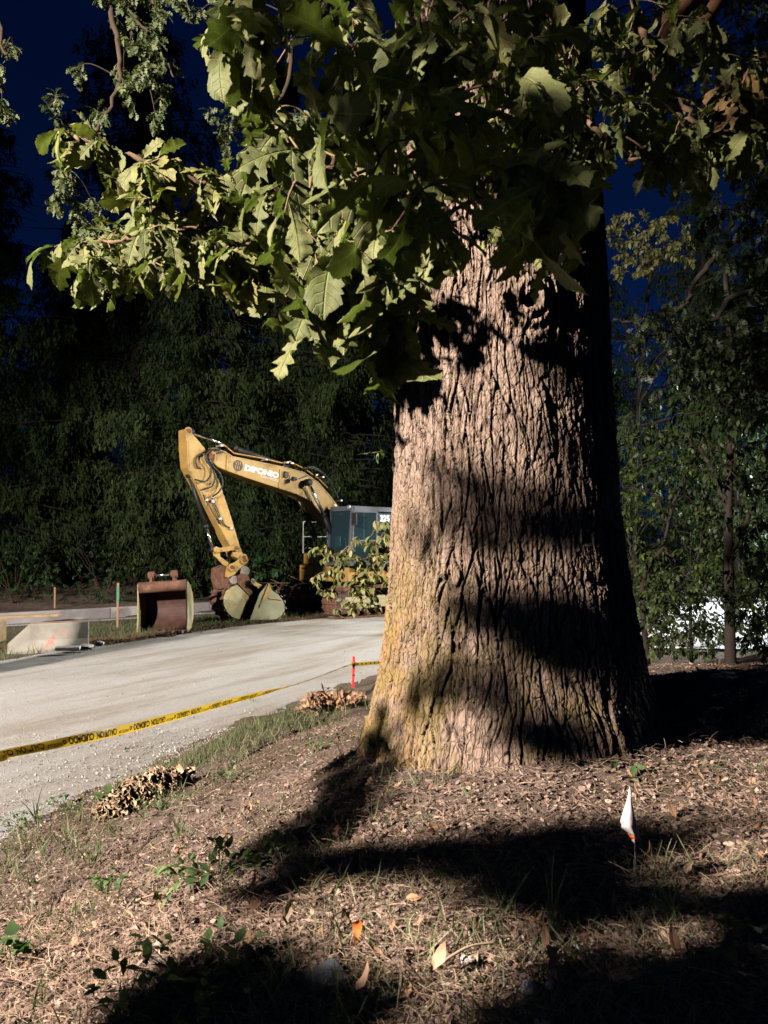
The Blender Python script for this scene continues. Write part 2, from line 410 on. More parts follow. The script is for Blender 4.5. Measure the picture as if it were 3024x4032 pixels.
flare = 0.30 * np.exp(-np.clip(Zt - 0.62, 0, 9) / 0.26)
lobes = flare * (0.08 * np.cos(3 * (Tt - 3.45)) + 0.35 * np.cos(5 * (Tt - 5.95)) + 0.25 * np.cos(8 * Tt + 1))
but = 0.025 * np.cos(6 * Tt + 2 * wob) * sstep(3.2, 1.2, Zt)
Rr = trunk_r(Zt) + lobes + but + rel - 0.13 * np.exp(-np.clip(Zt - 0.8, 0, 9) / 0.35) * np.exp(-((np.mod(Tt, 2 * np.pi) - 3.35) / 0.55) ** 2)
# old branch scar (knot) high on the front
ka = np.arctan2(np.sin(Tt - 4.80), np.cos(Tt - 4.80)) * 0.6; kz = Zt - 3.22
kd = np.hypot(ka, kz * 0.8)
Rr += 0.075 * np.exp(-(kd / 0.11) ** 2) - 0.09 * np.exp(-(np.hypot(ka, kz + 0.02) / 0.04) ** 2) + 0.012 * np.sin(kd * 130) * np.exp(-(kd / 0.16) ** 2)
# centre line leans slightly
cxz = np.interp(Zt, [0.5, 1.5, 2.9, 4.9, 10], [0.70, 0.70, 0.665, 0.615, 0.5]); cyz = TY + 0 * Zt
V = np.stack([cxz + Rr * Xa, cyz + Rr * Ya, Zt], -1).reshape(-1, 3)
i, j = np.meshgrid(np.arange(len(zs) - 1), np.arange(nT), indexing='ij')
F = np.stack([i * nT + j, i * nT + (j + 1) % nT, (i + 1) * nT + (j + 1) % nT, (i + 1) * nT + j], -1).reshape(-1, 4)
hh = (0.25 + 0.75 * h1 * (0.4 + 0.6 * h3)) * (0.55 + 0.45 * h2)
mb = MB(); mb.add(V, F, 0, hh.ravel())
trunk = mb.build('trunk', M['bark'], OAK, smooth=True)
# ------------------------------------------------------------------ leaves
def grid_faces(nx, ny):
    i, j = np.meshgrid(np.arange(nx - 1), np.arange(ny - 1), indexing='ij')
    return np.stack([i * ny + j, (i + 1) * ny + j, (i + 1) * ny + j + 1, i * ny + j + 1], -1).reshape(-1, 4)
def leaf_template(st, cols=(-1, -0.5, 0, 0.5, 1), droop=0.5, cup=0.5, wav=0.05, seed=0, slant=0.10, asym=0.08):
    """st: (t, halfwidth) stations along a unit-long blade"""
    r = np.random.default_rng(seed); st = np.array(st)
    if len(st) > 14 and len(cols) > 3:                      # round the lobes
        tt_ = np.linspace(0, 1, 33); ww_ = np.interp(tt_, st[:, 0], st[:, 1]); sm = ww_.copy(); sm[1:-1] = .25 * ww_[:-2] + .5 * ww_[1:-1] + .25 * ww_[2:]; st = np.stack([tt_, sm * 1.08], 1)
    t = st[:, 0]; w = st[:, 1]
    V = []; UV = []
    for k in range(len(t)):
        for c in cols:
            ww = w[k] * (1 + asym * r.standard_normal() * (abs(c) == 1))
            y = c * ww; x = t[k] + slant * abs(y) * 2.0 * (w[k] > 0.15)
            z = cup * abs(y) * 0.8 - cup * 1.6 * y * y - droop * x * x + wav * math.sin(7 * x + 5 * c + seed) * abs(c)
            V.append((x - 0.25 * droop * droop * x ** 3, y * (1 - .25 * cup), z)); UV.append((t[k], c * w[k] * 3))
    return np.array(V), grid_faces(len(t), len(cols)), np.array(UV)
OAK_ST = [(0, .008), (.12, .012), (.18, .04), (.25, .13), (.29, .15), (.32, .06), (.36, .05), (.42, .20), (.47, .24), (.50, .08), (.54, .06), (.60, .25), (.66, .31), (.70, .27), (.73, .09), (.77, .08), (.82, .22), (.87, .22), (.90, .11), (.94, .12), (.98, .08), (1.0, .01)]
OAK2 = [(0, .008), (.12, .02), (.20, .07), (.27, .16), (.31, .17), (.34, .09), (.40, .20), (.46, .27), (.50, .14), (.55, .21), (.62, .32), (.68, .33), (.72, .17), (.78, .25), (.84, .29), (.88, .16), (.93, .18), (.98, .10), (1.0, .02)]
OAK3 = [(0, .008), (.14, .02), (.25, .09), (.34, .16), (.39, .13), (.46, .21), (.53, .27), (.57, .20), (.64, .29), (.71, .34), (.76, .25), (.82, .30), (.88, .27), (.92, .17), (.97, .11), (1.0, .02)]
OVAL = [(0, .01), (.08, .02), (.2, .16), (.4, .27), (.6, .26), (.8, .15), (.92, .05), (1, .0)]
HEART = [(0, .01), (.05, .25), (.2, .42), (.4, .42), (.6, .32), (.8, .17), (1, .0)]
oakT = [leaf_template(st, droop=d, cup=c, seed=s, wav=wv) for s, (st, d, c, wv) in enumerate([
    (OAK_ST, .35, .5, .03), (OAK_ST, .8, .8, .05), (OAK2, .5, .7, .04), (OAK2, 1.0, .4, .06), (OAK3, .6, .9, .05), (OAK_ST, .15, .3, .05), (OAK3, .9, .5, .07), (OAK2, .25, .9, .03)])]
oakS = [leaf_template(OAK_ST[::1], (-1, 0, 1), d, c, .03, s) for s, (d, c) in enumerate([(.4, .4), (.8, .6), (.2, .8)])]
ovalT = [leaf_template(OVAL, (-1, 0, 1), d, c, .02, s, 0, 0) for s, (d, c) in enumerate([(.3, .5), (.6, .3), (.1, .6)])]
heartT = [leaf_template(HEART, (-1, 0, 1), d, c, .03, s, 0, 0) for s, (d, c) in enumerate([(.3, .4), (.5, .2)])]
quadT = [(np.array([[0, 0, 0], [.5, -.28, .02], [1, 0, -.1], [.5, .28, .02]]), np.array([[0, 1, 2, 3]]))]

def orient(d, up=None, roll=None):
    """rows of rotation matrices: leaf x axis -> d, leaf z -> roughly up, rolled"""
    d = d / (np.linalg.norm(d, axis=1)[:, None] + 1e-9); n = len(d)
    u = np.tile([0, 0, 1.0], (n, 1)) if up is None else up
    u = u + 0.001 * rng.standard_normal((n, 3))
    y = np.cross(u, d); y /= np.linalg.norm(y, axis=1)[:, None] + 1e-9
    z = np.cross(d, y)
    if roll is not None:
        c, s_ = np.cos(roll)[:, None], np.sin(roll)[:, None]
        y, z = c * y + s_ * z, -s_ * y + c * z
    return np.stack([d, y, z], 1)
def scatter(mb, temps, P, D, S, roll=None, rv=None, m=0, up=None):
    """instances baked into one mesh"""
    n = len(P); k = rng.integers(0, len(temps), n); R = orient(D, up, roll)
    rv = rng.random(n) if rv is None else rv
    for t, (TV, TF, *TU) in enumerate(temps):
        q = np.where(k == t)[0]
        if not len(q): continue
        sc = S[q][:, None, None] if np.ndim(S) else S
        if np.ndim(S) == 2: V = np.einsum('ij,njk->nik', TV, R[q] * S[q][:, :, None]) + P[q][:, None]
        else: V = np.einsum('ij,njk->nik', TV, R[q]) * sc + P[q][:, None]
        nv = len(TV)
        F = TF[None] + (np.arange(len(q)) * nv)[:, None, None]
        mb.add(V.reshape(-1, 3), F.reshape(-1, TF.shape[1]), m, np.repeat(rv[q], nv), np.tile(TU[0], (len(q), 1)) if TU else None)

def inpoly(px, py, poly):
    poly = np.array(poly, float); x, y = poly[:, 0], poly[:, 1]; inside = np.zeros(len(px), bool); j = len(poly) - 1
    for i in range(len(poly)):
        c = ((y[i] > py) != (y[j] > py)) & (px < (x[j] - x[i]) * (py - y[i]) / (y[j] - y[i] + 1e-9) + x[i]); inside ^= c; j = i
    return inside
def poly_points(poly, n, y0, y1, power=1.0):
    poly = np.array(poly, float); lo, hi = poly.min(0), poly.max(0); out = []
    while len(out) < n:
        q = lo + rng.random((n * 3, 2)) * (hi - lo); q = q[inpoly(q[:, 0], q[:, 1], poly)]
        out += list(q)
    out = out[:n]
    return np.array([at(a, b_, y0 + (y1 - y0) * rng.random() ** power) for a, b_ in out])
def curve(pts, n=14):
    """Catmull-Rom through the points"""
    P = np.array(pts, float); P = np.concatenate([[2 * P[0] - P[1]], P, [2 * P[-1] - P[-2]]]); out = []
    for k in range(1, len(P) - 2):
        for t in np.linspace(0, 1, n, endpoint=False):
            a, b_, c_, d_ = P[k - 1], P[k], P[k + 1], P[k + 2]
            out.append(0.5 * (2 * b_ + (c_ - a) * t + (2 * a - 5 * b_ + 4 * c_ - d_) * t * t + (3 * b_ - a - 3 * c_ + d_) * t ** 3))
    out.append(P[-2]); return np.array(out)

def bough(name, parent, limbs, tips, leaf_len, temps, leafmat, barkmat, per=7, spread=1.0, droop=0.5, r0=0.02, stemr=0.003, rvlo=0, rvhi=1, label=None, limbr=None):
    """limbs: list of 3D polylines; tips: cluster points, each tied to the nearest limb point by a curved twig"""
    mb = MB(); nodes = []
    for k, l in enumerate(limbs):
        c = curve(l, 10); c = c + 0.012 * rng.standard_normal(c.shape)
        rr = (limbr[k] if limbr else r0)
        mb.tube(c, np.linspace(rr, rr * 0.3, len(c)), 8); nodes.append(c)
    nodes = np.concatenate(nodes)
    order = np.argsort([np.min(np.linalg.norm(nodes - t, axis=1)) for t in tips])
    P, D, S, RV = [], [], [], []
    for q in order:
        t = tips[q]; d = np.linalg.norm(nodes - t, axis=1); k = int(np.argmin(d)); a = nodes[k]; L = d[k]
        mid = (a + t) / 2 + np.array([0, 0, 0.18 * L]) + 0.08 * L * rng.standard_normal(3)
        c = curve([a, mid, t], 6)
        mb.tube(c, np.linspace(stemr * (1.2 + min(2.0, L * 2)), stemr * 0.6, len(c)), 5)
        nodes = np.concatenate([nodes, c[3::3]])
        ax = c[-1] - c[-3]; ax /= np.linalg.norm(ax) + 1e-9
        npr = per + rng.integers(-2, 3)
        base = rng.random() * 6.28; rb = rng.random()
        s1 = np.cross(ax, [0, 0, 1.0]); s1 /= np.linalg.norm(s1) + 1e-9; s2 = np.cross(ax, s1)
        for i in range(max(2, npr)):
            f = i / max(1, npr - 1); pa = c[-1] - ax * leaf_len * 0.55 * f * spread
            an = base + i * 2.4
            dd = ax * (0.8 - 0.6 * f) + (math.cos(an) * s1 + math.sin(an) * s2) * (0.6 + 0.5 * f) + np.array([0, 0, -droop * (0.5 + rng.random())])
            P.append(pa); D.append(dd); S.append(leaf_len * (0.65 + 0.5 * rng.random())); RV.append(np.clip(rvlo + (rvhi - rvlo) * (0.55 * rb + 0.45 * rng.random()), 0, 1))
    br = mb.build(name, barkmat, parent, smooth=True)
    if label: br['label'] = label
    fm = MB(); n = len(P)
    scatter(fm, temps, np.array(P), np.array(D), np.array(S), rng.normal(0, 0.5, n), np.array(RV))
    fo = fm.build('foliage', leafmat, br, smooth=True)
    return br

T = lambda px, py, Y: at(px, py, Y)
# left bough, brightly lit
R1 = [(110, 500), (230, 470), (470, 590), (760, 640), (1000, 720), (1250, 780), (1400, 900), (1300, 1100), (1060, 1160), (900, 1090), (760, 1040), (560, 1090), (430, 1120), (330, 1120), (190, 1060), (170, 970), (430, 900), (600, 830), (480, 760), (330, 640)]
bough('branch', OAK, [[T(1560, 800, 4.0), T(1300, 880, 3.9), T(1000, 800, 3.85), T(700, 690, 3.75), T(420, 590, 3.65), T(250, 530, 3.6)],
                      [T(1400, 880, 3.9), T(1100, 930, 3.7), T(800, 900, 3.6), T(520, 940, 3.5), T(260, 970, 3.5)],
                      [T(1100, 930, 3.7), T(900, 1000, 3.6), T(650, 1030, 3.5)]],
      poly_points(R1, 105, 3.3, 4.0), 0.155, oakT, M['oak_leaf'], M['twig'], per=7, droop=0.65, limbr=[0.028, 0.02, 0.012], rvlo=0.15, rvhi=0.8)
# leaves close to the camera
R2 = [(800, 60), (1000, -80), (2000, -80), (2250, 250), (2150, 700), (1900, 820), (1500, 980), (1350, 1100), (1050, 1000), (930, 850), (960, 560), (780, 330)]
bough('branch', OAK, [[T(2100, -900, 3.4), T(1900, -300, 2.6), T(1650, 200, 2.1), T(1400, 560, 1.9), T(1150, 760, 1.8)],
                      [T(1900, -300, 2.6), T(1400, 0, 2.2), T(1050, 150, 2.0), T(850, 230, 1.9)],
                      [T(1400, 560, 1.9), T(1450, 900, 1.75), T(1420, 1150, 1.7)]],
      poly_points(R2, 66, 1.5, 2.5), 0.15, oakT, M['oak_leaf'], M['twig'], per=6, droop=0.7, limbr=[0.016, 0.010, 0.006], stemr=0.0022, rvlo=0, rvhi=0.75)
R2b = [(1180, 1000), (1500, 980), (1640, 1150), (1620, 1330), (1450, 1300), (1330, 1400), (1200, 1300)]
bough('branch', OAK, [[T(1650, 700, 2.5), T(1500, 900, 2.0), T(1400, 1150, 1.8), T(1330, 1300, 1.75)]],
      poly_points(R2b, 13, 1.55, 1.95), 0.155, oakT, M['oak_leaf'], M['twig'], per=5, droop=1.1, limbr=[0.007], stemr=0.002, rvlo=0, rvhi=0.6)
R2c = [(1850, 640), (2350, 640), (2400, 800), (2200, 930), (2150, 1080), (1980, 1000), (1900, 800)]
bough('branch', OAK, [[T(1500, 1000, 2.3), T(1700, 880, 1.9), T(1900, 740, 1.6), T(2050, 690, 1.5), T(2250, 730, 1.5)]],
      np.array([T(1870, 690, 1.5), T(2050, 640, 1.45), T(2220, 720, 1.4), T(2100, 780, 1.35), T(2000, 740, 1.6), T(2280, 760, 1.75), T(2180, 1000, 1.9)]), 0.165, oakT, M['oak_leaf'], M['twig'], per=4, droop=0.9, limbr=[0.006], stemr=0.002, rvlo=0, rvhi=0.45)
# middle layer in front of the trunk
R3 = [(1300, 300), (1600, 60), (2300, 60), (2400, 500), (2300, 800), (2100, 1050), (1900, 950), (1650, 1050), (1400, 1100), (1250, 950)]
bough('branch', OAK, [[T(1900, 200, 3.6), T(1700, 500, 3.2), T(1500, 800, 3.0), T(1400, 1000, 2.9)],
                      [T(1800, 600, 3.5), T(2000, 800, 3.0), T(2200, 850, 2.8), T(2350, 700, 2.7)],
                      [T(2150, 100, 3.5), T(2300, 450, 3.0), T(2450, 600, 2.8), T(2600, 640, 2.7)]],
      poly_points(R3, 105, 2.6, 3.5), 0.13, oakT, M['oak_leaf'], M['twig'], per=6, droop=0.6, limbr=[0.022, 0.016, 0.014], rvlo=0, rvhi=0.8)
R4 = [(2330, -60), (2560, 60), (2760, 60), (3060, 300), (3060, 640), (2800, 650), (2600, 720), (2500, 560), (2330, 560)]
bough('branch', OAK, [[T(2400, -400, 3.6), T(2550, 200, 3.0), T(2700, 450, 2.8), T(2950, 560, 2.8)]],
      poly_points(R4, 72, 2.6, 3.9), 0.14, oakT, M['oak_leaf'], M['twig'], per=5, droop=0.7, limbr=[0.02], rvlo=0, rvhi=0.7)
bough('branch', OAK, [[T(3300, 100, 2.9), T(3050, 210, 2.8), T(2930, 260, 2.8)]],
      np.array([T(2960, 300, 2.8), T(2880, 330, 2.8), T(2830, 400, 2.8), T(3030, 380, 2.8)]), 0.15, oakT, M['dead_leaf'], M['twig'], per=4, droop=1.0, limbr=[0.008], stemr=0.002, label='spray of dead brown oak leaves hanging at the upper right')
# thick limbs in the top right
mb = MB(); mb.tube(curve([(0.9, 4.2, 6.6), T(2900, -500, 3.4), T(2640, 100, 3.2), T(2500, 290, 3.1)], 10), np.linspace(0.08, 0.03, 31), 12)
mb.tube(curve([T(3050, -420, 3.5), T(2830, 0, 3.2), T(2680, 180, 3.15), T(2540, 270, 3.1)], 10), np.linspace(0.035, 0.022, 31), 12)
lb = mb.build('bough', M['redbark'], OAK, smooth=True)
# helpers for unseen limbs and leaves added behind the camera to throw shadows
def toward_key(p, t): p = np.array(p, float); return p + (KEY - p) * t
def g_at(px, py):
    d = ray(px, py); Y = 1.0
    for _ in range(60):
        p = np.array([0, 0, CAMZ]) + d * Y / d[1]; gz = float(ground_z(p[0], p[1], False)); Y += (p[2] - gz) * 0.8
    return p
def t_at(px, py):
    for Y in np.arange(3.2, 4.4, .01):
        p = at(px, py, Y)
        if math.hypot(p[0] - .68, p[1] - TY) < float(trunk_r(p[2])) + .02: break
    return p
# ------------------------------------------------------------------ lamps (each in its own lamp's builder)
def floodlight(name, pos, aim, energy, color, angle, label, radius=0.17, blend=0.35, ground=0.0):
    pos = np.array(pos, float); aim = np.array(aim, float)
    E = empty(name, (pos[0], pos[1], ground), label, 'light tower')
    d = aim - pos; d /= np.linalg.norm(d); s = np.cross(d, [0, 0, 1.0]); s /= np.linalg.norm(s); u = np.cross(s, d)
    back = pos - d * 0.12
    mb = MB(); mb.tube([(back[0], back[1], ground), (back[0], back[1], back[2] - 0.25)], [0.07, 0.045], 12)
    mb.build('mast', M['steel'], E, smooth=True)
    mb = MB()
    for a in (0, 2.1, 4.2): mb.tube([(back[0], back[1], ground + 0.5), (back[0] + 0.9 * math.cos(a), back[1] + 0.9 * math.sin(a), ground)], 0.025, 8)
    mb.build('outrigger', M['steel'], E)
    mb = MB(); c = pos - d * 0.10
    mb.box(c, (0.46, 0.08, 0.34), (s, d, u)); mb.build('lamp_housing', M['black'], E, bevel=0.01)
    l = bpy.data.lights.new('floodlight', 'SPOT'); l.energy = energy; l.color = color; l.spot_size = math.radians(angle)
    l.spot_blend = blend; l.shadow_soft_size = radius
    o = bpy.data.objects.new('lamp', l); col.objects.link(o); o.parent = E
    o.location = tuple(pos - np.array(E.location)); o.rotation_euler = Vector(d).to_track_quat('-Z', 'Y').to_euler()
    return E
M['steel'] = simple('steel', (0.45, 0.45, 0.46), 0.45, 0.5, 0.6)
M['black'] = simple('black', (0.02, 0.02, 0.022), 0.5, 0.4)
floodlight('light_tower', KEY, (-0.8, 5.5, 1.2), 52000, (1.0, 0.87, 0.77), 104, 'mast floodlight standing on the gravel road behind the camera')
floodlight('light_tower', (9.5, 17.5, 7.5), (-3.0, 18.5, 0.5), 11000, (1.0, 0.92, 0.76), 84, 'mast floodlight at the far side of the oak, facing the excavator')
floodlight('light_tower', (19, 24, 9), (12, 22, 0.0), 32000, (0.92, 0.97, 1.0), 96, 'mast floodlight over the pale concrete yard')
# ------------------------------------------------------------------ excavator
AY = math.radians(42)
FW = np.array([-math.cos(AY), -math.sin(AY), 0]); LW = np.array([math.sin(AY), -math.cos(AY), 0]); UP = np.array([0, 0, 1.0])
B0 = np.array([-3.74, 20.5, 0.0])
def z1(x, y): return (650 + x * .5425, 1600 + y * .5425)       # photo reading frames
def z5(x, y): return (750 + x * .27125, 2000 + y * .27125)
def z6(x, y): return (1150 + x / 3.6875, 1900 + y / 3.6875)
def bp(p, w=0.0): return on_plane(p[0], p[1], B0 + LW * w, LW)
def uz(p):  q = p - B0; return np.array([np.dot(q, FW), q[2]])
def P3(u, w_, z): return B0 + FW * u + LW * w_ + UP * z

yel = simple('machine_yellow', (0.42, 0.265, 0.075), 0.5, 0.4, var=0.16, scale=2.5, dirt=((0.24, 0.18, 0.10), 4.5, 0.55))
M['yellow'] = yel
M['orange'] = simple('machine_orange', (0.48, 0.26, 0.06), 0.5, 0.4, var=0.1, scale=3, dirt=((0.25, 0.15, 0.08), 3, 0.6))
M['rust'] = simple('rust', (0.17, 0.085, 0.055), 0.8, 0.3, var=0.45, scale=5, dirt=((0.26, 0.17, 0.12), 4, 0.55), bmp=0.5)
M['rust_dark'] = simple('rust_dark', (0.085, 0.04, 0.03), 0.65, 0.4, var=0.4, scale=5, bmp=0.3)
M['plate'] = simple('worn_plate', (0.33, 0.305, 0.18), 0.6, 0.35, var=0.25, scale=2, dirt=((0.34, 0.25, 0.08), 3.6, 0.52))
M['plate2'] = simple('worn_plate_grey', (0.31, 0.30, 0.19), 0.6, 0.35, var=0.25, scale=2, dirt=((0.45, 0.34, 0.10), 2.6, 0.58))
M['chrome'] = simple('chrome', (0.75, 0.77, 0.78), 0.15, 0.5, 1.0, var=0.05)
M['cab_paint'] = simple('cab_grey_paint', (0.075, 0.085, 0.11), 0.4, 0.5, var=0.1)
M['rubber'] = simple('rubber', (0.018, 0.018, 0.02), 0.45, 0.4)
M['seat'] = simple('seat_fabric', (0.05, 0.06, 0.07), 0.9, 0.2)
M['decal_white'] = simple('decal_white', (0.78, 0.80, 0.80), 0.5, 0.4, var=0.05)
M['decal_dark'] = simple('decal_dark', (0.06, 0.06, 0.055), 0.6, 0.3, var=0.1)
M['red'] = simple('red_paint', (0.60, 0.03, 0.03), 0.6, 0.3, var=0.2, scale=30)
m, nt, b = mat('cab_glass', 0.06, 0.6)
b.inputs['Base Color'].default_value = (0.05, 0.095, 0.12, 1)
gl = N(nt, 'ShaderNodeBsdfTransparent'); gl.inputs[0].default_value = (0.55, 0.70, 0.68, 1)
ms = N(nt, 'ShaderNodeMixShader'); ms.inputs[0].default_value = 0.74
out = [n for n in nt.nodes if n.type == 'OUTPUT_MATERIAL'][0]
nt.links.new(b.outputs[0], ms.inputs[1]); nt.links.new(gl.outputs[0], ms.inputs[2]); nt.links.new(ms.outputs[0], out.inputs[0])
M['glass'] = m

EXC = empty('excavator', P3(-4.2, 0, 0), 'yellow tracked excavator with its boom raised and stick hanging down, parked beyond the gravel road', 'excavator')
def side_prism(pix, w_near, w_far, fr=z1):
    P = [bp(fr(*p), w_near) for p in pix]
    return P, -LW * (w_near - w_far)
# boom
BW = 0.27
boom_px = [(342, 300), (380, 300), (432, 325), (490, 362), (640, 392), (870, 440), (1010, 478), (1110, 550), (1190, 640), (1262, 735), (1300, 820), (1270, 880), (1215, 880), (1150, 800), (1060, 690), (960, 640), (840, 600), (600, 522), (440, 465), (385, 440), (335, 395), (322, 350)]
P, d = side_prism(boom_px, BW, -BW)
mb = MB(); mb.prism(P, d)
boom = mb.build('boom', M['yellow'], EXC, bevel=0.015)
# flange edges (thin plates standing proud of the side)
mb = MB()
def strip(a, b_, wdt, th, w0, fr=z1, tgt=None):
    A = bp(fr(*a), w0); B = bp(fr(*b_), w0); d_ = B - A; L = np.linalg.norm(d_); d_ /= L
    n_ = np.cross(LW, d_); (tgt or mb).box((A + B) / 2 + LW * th / 2, (L, th, wdt), (d_, LW, n_))
for a_, b_ in (((455, 350), (448, 462)), ((838, 455), (828, 588))):
    mb = MB(); strip(a_, b_, 0.05, 0.02, BW + .001); mb.build('rib', M['yellow'], boom)
mb = MB()
top = [(342, 300), (432, 325), (490, 362), (870, 440), (1010, 478), (1110, 550), (1190, 640), (1262, 735)]
for a, b_ in zip(top[:-1], top[1:]):
    strip((a[0], a[1] + 4), (b_[0], b_[1] + 4), 0.03, 0.012, BW + .001)
mb.build('flange', M['yellow'], boom)
# pipes along the boom's top
mb = MB()
for off, rr in ((0.10, 0.022), (0.02, 0.018), (-0.12, 0.022)):
    c = [bp(z1(*p), off) + UP * 0.07 for p in [(395, 300), (425, 300), (500, 360), (700, 395), (868, 435), (905, 418), (945, 440), (1010, 470), (1110, 540), (1180, 610)]]
    mb.tube(c, rr, 6)
mb.build('hydraulic_pipe', M['orange'], boom, smooth=True)
for p in [(395, 305), (720, 405), (870, 425), (905, 430), (1085, 515), (1130, 530), (1262, 700)]:
    mb = MB(); mb.box(bp(z1(*p), 0.1) + UP * 0.06, (0.08, 0.26, 0.05), (FW, LW, UP)); mb.build('pipe_clamp', M['steel'], boom, bevel=0.008)
mb = MB()
for k in range(3):
    mb.tube(curve([bp(z1(1000, 470), 0.2 - .1 * k) + UP * .1, bp(z1(1090, 490 - 8 * k), 0.2 - .1 * k) + UP * .12, bp(z1(1180, 560), 0.1 - .1 * k) + UP * .16, bp(z1(1262, 690), .1 - .1 * k) + UP * .05], 8), 0.018, 6)
mb.build('hose', M['rubber'], boom, smooth=True)
# logo disc and lettering
def uvframe(pa, pb, w_):
    A = bp(z1(*pa), w_); B = bp(z1(*pb), w_); x = B - A; L = np.linalg.norm(x); x /= L
    return A, x, np.cross(LW, x) * (1 if np.cross(LW, x)[2] > 0 else -1), L
def text_geo(s, size=1.0, bold=0.0, shear=0.0):
    cu = bpy.data.curves.new('t', 'FONT'); cu.body = s; cu.size = size; cu.offset = bold; cu.resolution_u = 4; cu.shear = shear
    ob = bpy.data.objects.new('t', cu); col.objects.link(ob)
    bpy.context.view_layer.update()
    me = ob.evaluated_get(bpy.context.evaluated_depsgraph_get()).to_mesh()
    V = np.array([v.co[:] for v in me.vertices]); F = [list(p.vertices) for p in me.polygons]
    ob.evaluated_get(bpy.context.evaluated_depsgraph_get()).to_mesh_clear()
    bpy.data.objects.remove(ob); bpy.data.curves.remove(cu)
    V[:, :2] -= V[:, :2].min(0)
    return V, F
def put_text(name, s, A, x, y, nrm, width, height, mt, parent, bold=0.03, lift=0.004):
    V, F = text_geo(s, 1.0, bold); e = V[:, :2].max(0)
    W = A + (V[:, :1] / e[0] * width) * x + (V[:, 1:2] / e[1] * height) * y + nrm * lift
    mb = MB(); mb.addl(W, F); o = mb.build(name, mt, parent); return o
c0 = bp(z1(528, 430), BW); _, lx, ly, _ = uvframe((575, 460), (825, 522), BW)
R_ = 0.5 * np.linalg.norm(bp(z1(528, 389), BW) - bp(z1(528, 471), BW))
mb = MB(); a = np.linspace(0, 2 * np.pi, 40, endpoint=False)
ctr = c0 + LW * 0.003
mb.addl([ctr + R_ * (math.cos(t) * lx + math.sin(t) * ly) for t in a], [list(range(40))], 0)
for k, (x0, flip) in enumerate([(-0.5, 1), (-0.02, 1), (0.42, 1), (-0.62, -1), (-0.2, -1), (0.2, -1)]):
    for s_ in (0,):
        yy = 0.45 if flip == 1 else -0.35
        pa = ctr + LW * .003 + R_ * ((x0 - .16 * flip) * lx + (yy - .34) * ly * (1 if flip == 1 else 1)); pb = ctr + LW * .003 + R_ * ((x0 + .12) * lx + (yy + .3) * ly)
        if flip == 1: pa, pb = ctr + LW * .003 + R_ * ((x0 + .2) * lx + (yy - .35) * ly), ctr + LW * .003 + R_ * ((x0 - .1) * lx + (yy + .25) * ly)
        dd = pb - pa; L = np.linalg.norm(dd); dd /= L
        mb.box((pa + pb) / 2, (L, 0.002, R_ * .11), (dd, LW, np.cross(LW, dd)), 1)
lg = mb.build('logo', [M['decal_dark'], M['orange']], boom)
A, x, y, L = uvframe((575, 466), (823, 524), BW); hgt = abs(np.dot(bp(z1(575, 420), BW) - A, y))
put_text('lettering', 'DIPONIO', A, x, y, LW, L, hgt, M['decal_white'], boom, 0.06)
A, x, y, L = uvframe((692, 520), (823, 552), BW)
put_text('lettering', 'Contracting', A, x, y, LW, L, hgt * .62, M['decal_white'], boom, 0.0)
# small hoses and bracket on the boom flank
mb = MB()
mb.tube(curve([bp(z1(885, 490), BW + .02), bp(z1(905, 515), BW + .05), bp(z1(890, 540), BW + .05), bp(z1(930, 520), BW + .06), bp(z1(960, 530), BW + .06), bp(z1(1035, 500), BW + .03)], 8), 0.012, 6)
mb.box(bp(z1(878, 495), BW + .03), (0.12, .06, .16), (x, LW, y)); mb.box(bp(z1(940, 525), BW + .03), (0.12, .05, .10), (x, LW, y))
mb.tube([bp(z1(893, 542), BW), bp(z1(893, 542), BW + .08)], .06, 10)
mb.build('bracket', M['black'], boom, smooth=False)
# arm (stick)
AW = 0.20
arm_px = [(150, 165), (168, 158), (190, 185), (285, 298), (322, 390), (400, 560), (480, 800), (540, 1000), (572, 1090), (545, 1115), (500, 1090), (470, 1010), (385, 860), (300, 720), (232, 570), (165, 445), (152, 300)]
P, d = side_prism(arm_px, AW, -AW)
mb = MB(); mb.prism(P, d)
arm = mb.build('stick', M['yellow'], EXC, bevel=0.015)
mb = MB()
for a_, b_ in (((160, 250), (168, 440)), ((165, 445), (232, 570)), ((232, 570), (300, 720))): strip(a_, b_, 0.03, 0.02, AW + .001)
mb.build('flange', M['yellow'], arm)
for p, rr in (((330, 362), 0.15), ((168, 175), 0.09), ((520, 1025), 0.09), ((572, 1095), 0.09)):
    mb = MB(); mb.tube([bp(z1(*p), -AW - .07), bp(z1(*p), AW + .07)], rr, 20)
    mb.tube([bp(z1(*p), AW + .05), bp(z1(*p), AW + .11)], rr * .55, 16, m=1)
    mb.build('pin', [M['yellow'], M['rust']], arm, smooth=False, bevel=0.006)
# hoses looping from boom to stick
mb = MB()
for k, (px, w_) in enumerate([([(400, 310), (330, 315), (295, 360), (300, 400), (330, 440), (330, 500), (290, 545), (215, 530)], .33), ([(395, 320), (310, 330), (300, 380), (345, 450), (360, 520), (340, 580), (270, 605)], .28),
                             ([(420, 330), (360, 350), (340, 420), (400, 490), (418, 560), (390, 620), (345, 655)], .31), ([(330, 310), (240, 360), (225, 400), (235, 440), (260, 450)], .24)]):
    mb.tube(curve([bp(z1(*p), w_) for p in px], 8), 0.022, 8)
for k, px in enumerate([[(345, 660), (345, 700), (385, 790), (415, 850), (480, 885)], [(280, 640), (300, 690), (350, 690), (400, 800), (440, 870)], [(300, 680), (340, 760), (390, 850)]]):
    mb.tube(curve([bp(z1(*p), AW + .03) for p in px], 8), 0.014, 6)
mb.build('hose', M['rubber'], arm, smooth=True)
